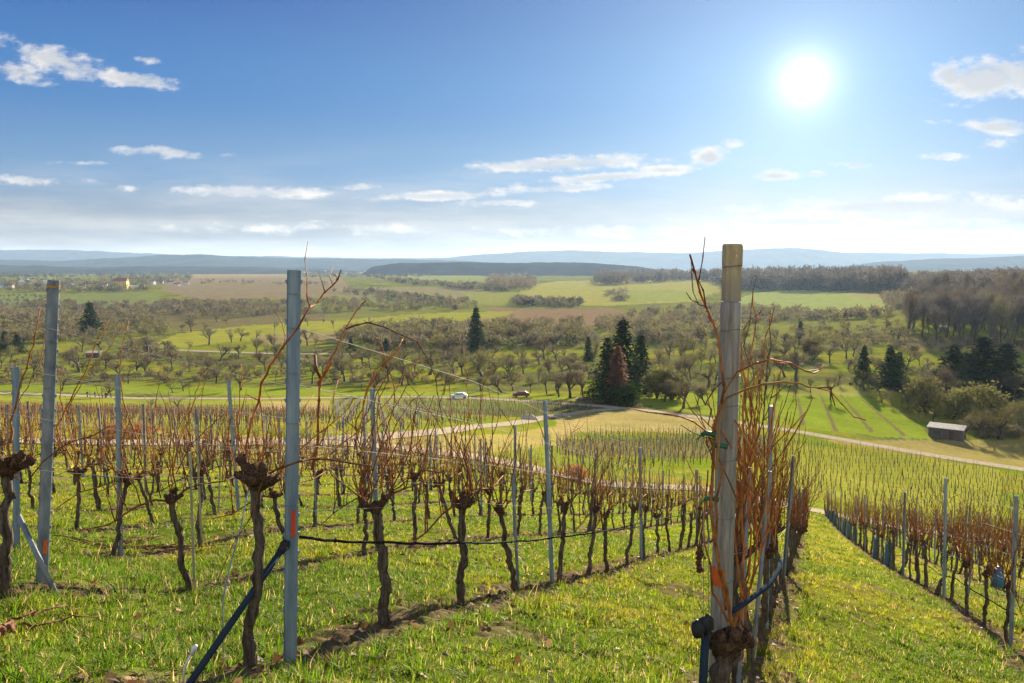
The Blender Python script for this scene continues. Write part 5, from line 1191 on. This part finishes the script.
# shed by the road
def shed(px, py, lab, w, d, h, rz):
    p = gp(px, py); r = empty('shed', p, rz)
    a = MB(); a.box((0, 0, h / 2 - .2), (w, d, h + .4)); a.build('wall', M_shed, r)
    a = MB(); W2, D2 = w / 2 + .35, d / 2 + .35; vs = [(-W2, -D2, h - .05), (W2, -D2, h - .05), (W2, D2, h + .5), (-W2, D2, h + .5)]; vs += [(x, y, z + .14) for x, y, z in vs]
    a.add(vs, [(3, 2, 1, 0), (4, 5, 6, 7), (0, 1, 5, 4), (1, 2, 6, 5), (2, 3, 7, 6), (3, 0, 4, 7)]); a.build('roof', M_shroof, r)
    a = MB(); a.box((w * .18, -d / 2 - .02, h * .42), (.95, .08, h * .8)); dr = a.build('door', M_bark, r); a = MB(); a.box((w * .18 + .35, -d / 2 - .08, h * .45), (.06, .06, .16)); a.build('handle', M_steel, dr)
    a = MB(); a.box((-w * .25, -d / 2 - .02, h * .55), (1.5, .08, .9)); a.build('window', M_win, r)
    for i in range(int(w / .45)): 
        if abs(-w / 2 + .3 + i * .45 - w * .18) > .6 and abs(-w / 2 + .3 + i * .45 + w * .25) > .9: a = MB(); a.box((-w / 2 + .3 + i * .45, -d / 2 - .025, h / 2 - .1), (.05, .05, h - .1)); a.build('batten', M_bark, r)
    return tag(r, lab, 'shed')
shed(946, 438, 'long wooden shed with pale flat roof below the right trees', 6.6, 2.8, 2.3, math.radians(-38))
shed(94, 357.5, 'small hut with pale roof among the left orchards', 6, 4, 2.4, .2)
shed(390, 369, 'small hut with bright roof in the dark grove', 3.6, 3, 2.4, -.2)
shed(687/1.0 + 257, 331, 'small green-roofed hut at the edge of the right wood', 4, 3, 2.4, .1)
# ------------------------------------------------------------------ cars on the roads
def car(px, py, colm, lab, rz, van=False, name='parked_car'):
    p = gp(px, py); p.z += .07; r = empty(name, p, rz); L_, w = (4.3, 1.75)
    side = [(-2.15, .35), (-2.12, .78), (-1.95, .95), (-1.2, 1.02), (-.55, 1.42), (1.1, 1.45), (1.75, 1.05), (2.05, .95), (2.15, .7), (2.12, .35)] if not van else [(-2.2, .35), (-2.2, .95), (-1.7, 1.1), (-1.2, 1.8), (2.15, 1.85), (2.2, .35)]
    a = MB(); n = len(side); vs = []
    for yv, s in ((-w / 2, .0), (-w / 2 + .12, 1.), (w / 2 - .12, 1.), (w / 2, .0)):
        for x, z in side: vs.append((x * (.985 if s == 0 else 1), yv + (.16 * (1 if yv < 0 else -1) if (z > 1.2 and s == 0) else 0), z - (.03 if s == 0 and z > .5 else 0)))
    fs = [(k * n + i, k * n + (i + 1) % n, (k + 1) * n + (i + 1) % n, (k + 1) * n + i) for k in range(3) for i in range(n)] + [tuple(range(n - 1, -1, -1)), tuple(3 * n + i for i in range(n))]
    a.add(vs, fs); a.build('body', colm, r)
    gl_ = [(-1.02, 1.05), (-.5, 1.36), (1.02, 1.38), (1.5, 1.05)] if not van else [(-1.45, 1.15), (-1.12, 1.7), (-.2, 1.7), (-.2, 1.15)]
    for s in (-1, 1):
        a = MB(); y = s * (w / 2 - .07); vs = [(x, y + s * (.05 if z < 1.2 else -.06), z) for x, z in gl_] + [(x, y - s * .05, z) for x, z in gl_]; a.add(vs, [(0, 1, 2, 3), (7, 6, 5, 4), (0, 4, 5, 1), (1, 5, 6, 2), (2, 6, 7, 3), (3, 7, 4, 0)]); a.build('side_window', M_win, r)
        for x in (-1.35, 1.35):
            a = MB(); a.tube([(x, s * (w / 2 - .2), .33), (x, s * (w / 2 + .01), .33)], .33, 14); wh = a.build('wheel', M_black, r); a = MB(); a.tube([(x, s * (w / 2 + .0), .33), (x, s * (w / 2 + .025), .33)], .19, 10); a.build('rim', M_steel, wh)
        a = MB(); a.box((-2.13, s * .6, .72), (.08, .32, .14)); a.build('headlight', M_white, r)
    return tag(r, lab, 'car', 'cars parked along the valley roads')
M_cw = mat('white_paint', (.75, .76, .78), .35, .04, 1, spec=.5); M_cr = mat('dark_red_paint', (.22, .03, .03), .35, .1, 1, spec=.5); M_cg = mat('dark_grey_paint', (.05, .05, .06), .35, .1, 1, spec=.5); M_cs = mat('silver_paint', (.5, .5, .52), .35, .06, 1, metallic=.4); M_cb = mat('blue_paint', (.10, .16, .24), .35, .1, 1, spec=.5)
car(459, 398.7, M_cw, 'white car standing on the valley road between the vine canes', .05); car(521, 397, M_cr, 'dark red car parked on the grass beside the valley road', .1)
M_stone = mat('pale_stone', (.42, .38, .32), .95, .25, 2, bump=.4); rg = random.Random(5); p = gp(529, 419.5); a = MB(); a.blob((0, 0, .15), (1.3, .8, .75), rg, 0, (14, 9), .12); o = a.build('stone_heap', M_stone); o.location = p; tag(o, 'low pale heap at the track near the road junction', 'heap')
# ------------------------------------------------------------------ walkers
M_skin = mat('skin', (.50, .30, .21), .6, .08, 20); M_hair = mat('hair', (.05, .035, .025), .8, .2, 30); M_trs = mat('dark_trousers', (.03, .035, .05), .9, .2, 20)
def person(px, py, jacket, lab, rz, stride=.22, sc=1.0):
    p = gp(px, py); p.z += .07; r = empty('person', p, rz, sc)
    J = [(0, 0, .95), (0, 0, 1.18), (0, 0, 1.40), (0, 0, 1.52), (0, .01, 1.66)]; E = [(0, 1), (1, 2), (2, 3), (3, 4)]; Rr = [.13, .13, .12, .055, .085]
    for s in (-1, 1):
        b = len(J); J += [(s * .10, 0, .90), (s * .11, s * stride * .5 + .03, .48), (s * .11, s * stride, .07), (s * .11, s * stride + .15, .03), (s * .19, 0, 1.38), (s * .25, -s * .06, 1.10), (s * .25, -s * .16 + .06, .86), (s * .25, -s * .18 + .09, .77)]
        E += [(0, b), (b, b + 1), (b + 1, b + 2), (b + 2, b + 3), (2, b + 4), (b + 4, b + 5), (b + 5, b + 6), (b + 6, b + 7)]; Rr += [.095, .065, .045, .04, .065, .048, .036, .03]
    me = bpy.data.meshes.new('body'); me.from_pydata(J, E, []); me.materials.append(M_skin); o = bpy.data.objects.new('body', me); COL.objects.link(o); o.parent = r
    sm = o.modifiers.new('skin', 'SKIN'); o.modifiers.new('sub', 'SUBSURF').levels = 1; o.modifiers['sub'].render_levels = 1
    if not me.skin_vertices: me.attributes.new('skin_vertices', 'FLOAT', 'POINT') if False else None
    try:
        for v, q in zip(me.skin_vertices[0].data, Rr): v.radius = (q, q)
        me.skin_vertices[0].data[0].use_root = True
    except Exception as e: print('skin', e)
    a = MB(); a.tube([(0, 0, .86), (0, 0, 1.0), (0, 0, 1.2), (0, 0, 1.40), (0, 0, 1.47)], [.17, .165, .17, .17, .08], 12)
    for s in (-1, 1): a.tube([(s * .15, 0, 1.41), (s * .25, -s * .06, 1.11), (s * .255, -s * .15 + .055, .88)], [.085, .068, .055], 8)
    a.build('jacket', jacket, r)
    for s in (-1, 1): a = MB(); a.tube([(s * .09, 0, .95), (s * .11, s * stride * .5 + .03, .48), (s * .11, s * stride, .09)], [.115, .085, .065], 8); a.build('trouser_leg', M_trs, r)
    a = MB(); a.blob((0, -.02, 1.715), (.10, .105, .085), random.Random(1), 0, (10, 7), .05); a.build('hair', M_hair, r)
    return tag(r, lab, 'person', 'walkers on the valley road')
JK = [mat('blue_jacket', (.03, .06, .12), .8, .15, 20), mat('grey_jacket', (.12, .11, .13), .8, .15, 20), mat('white_jacket', (.65, .65, .66), .8, .1, 20), mat('black_jacket', (.025, .025, .03), .8, .1, 20), mat('brown_jacket', (.14, .10, .09), .8, .1, 20)]
for x, y, j, lab, s in [(87.5, 397.5, 0, 'person in dark blue jacket walking the road, leftmost of the group', 1.08), (95.2, 397.3, 1, 'person in grey jacket walking second from left on the road', .95), (102.5, 398.2, 2, 'person in white jacket walking on the road', 1.0), (106, 398.4, 3, 'person in black jacket beside the one in white', 1.02), (111, 397.9, 4, 'person in brown jacket walking last at the right of the group', .95)]: person(x, y, JK[j], lab, math.radians(80 if x < 100 else -100), .2, s)
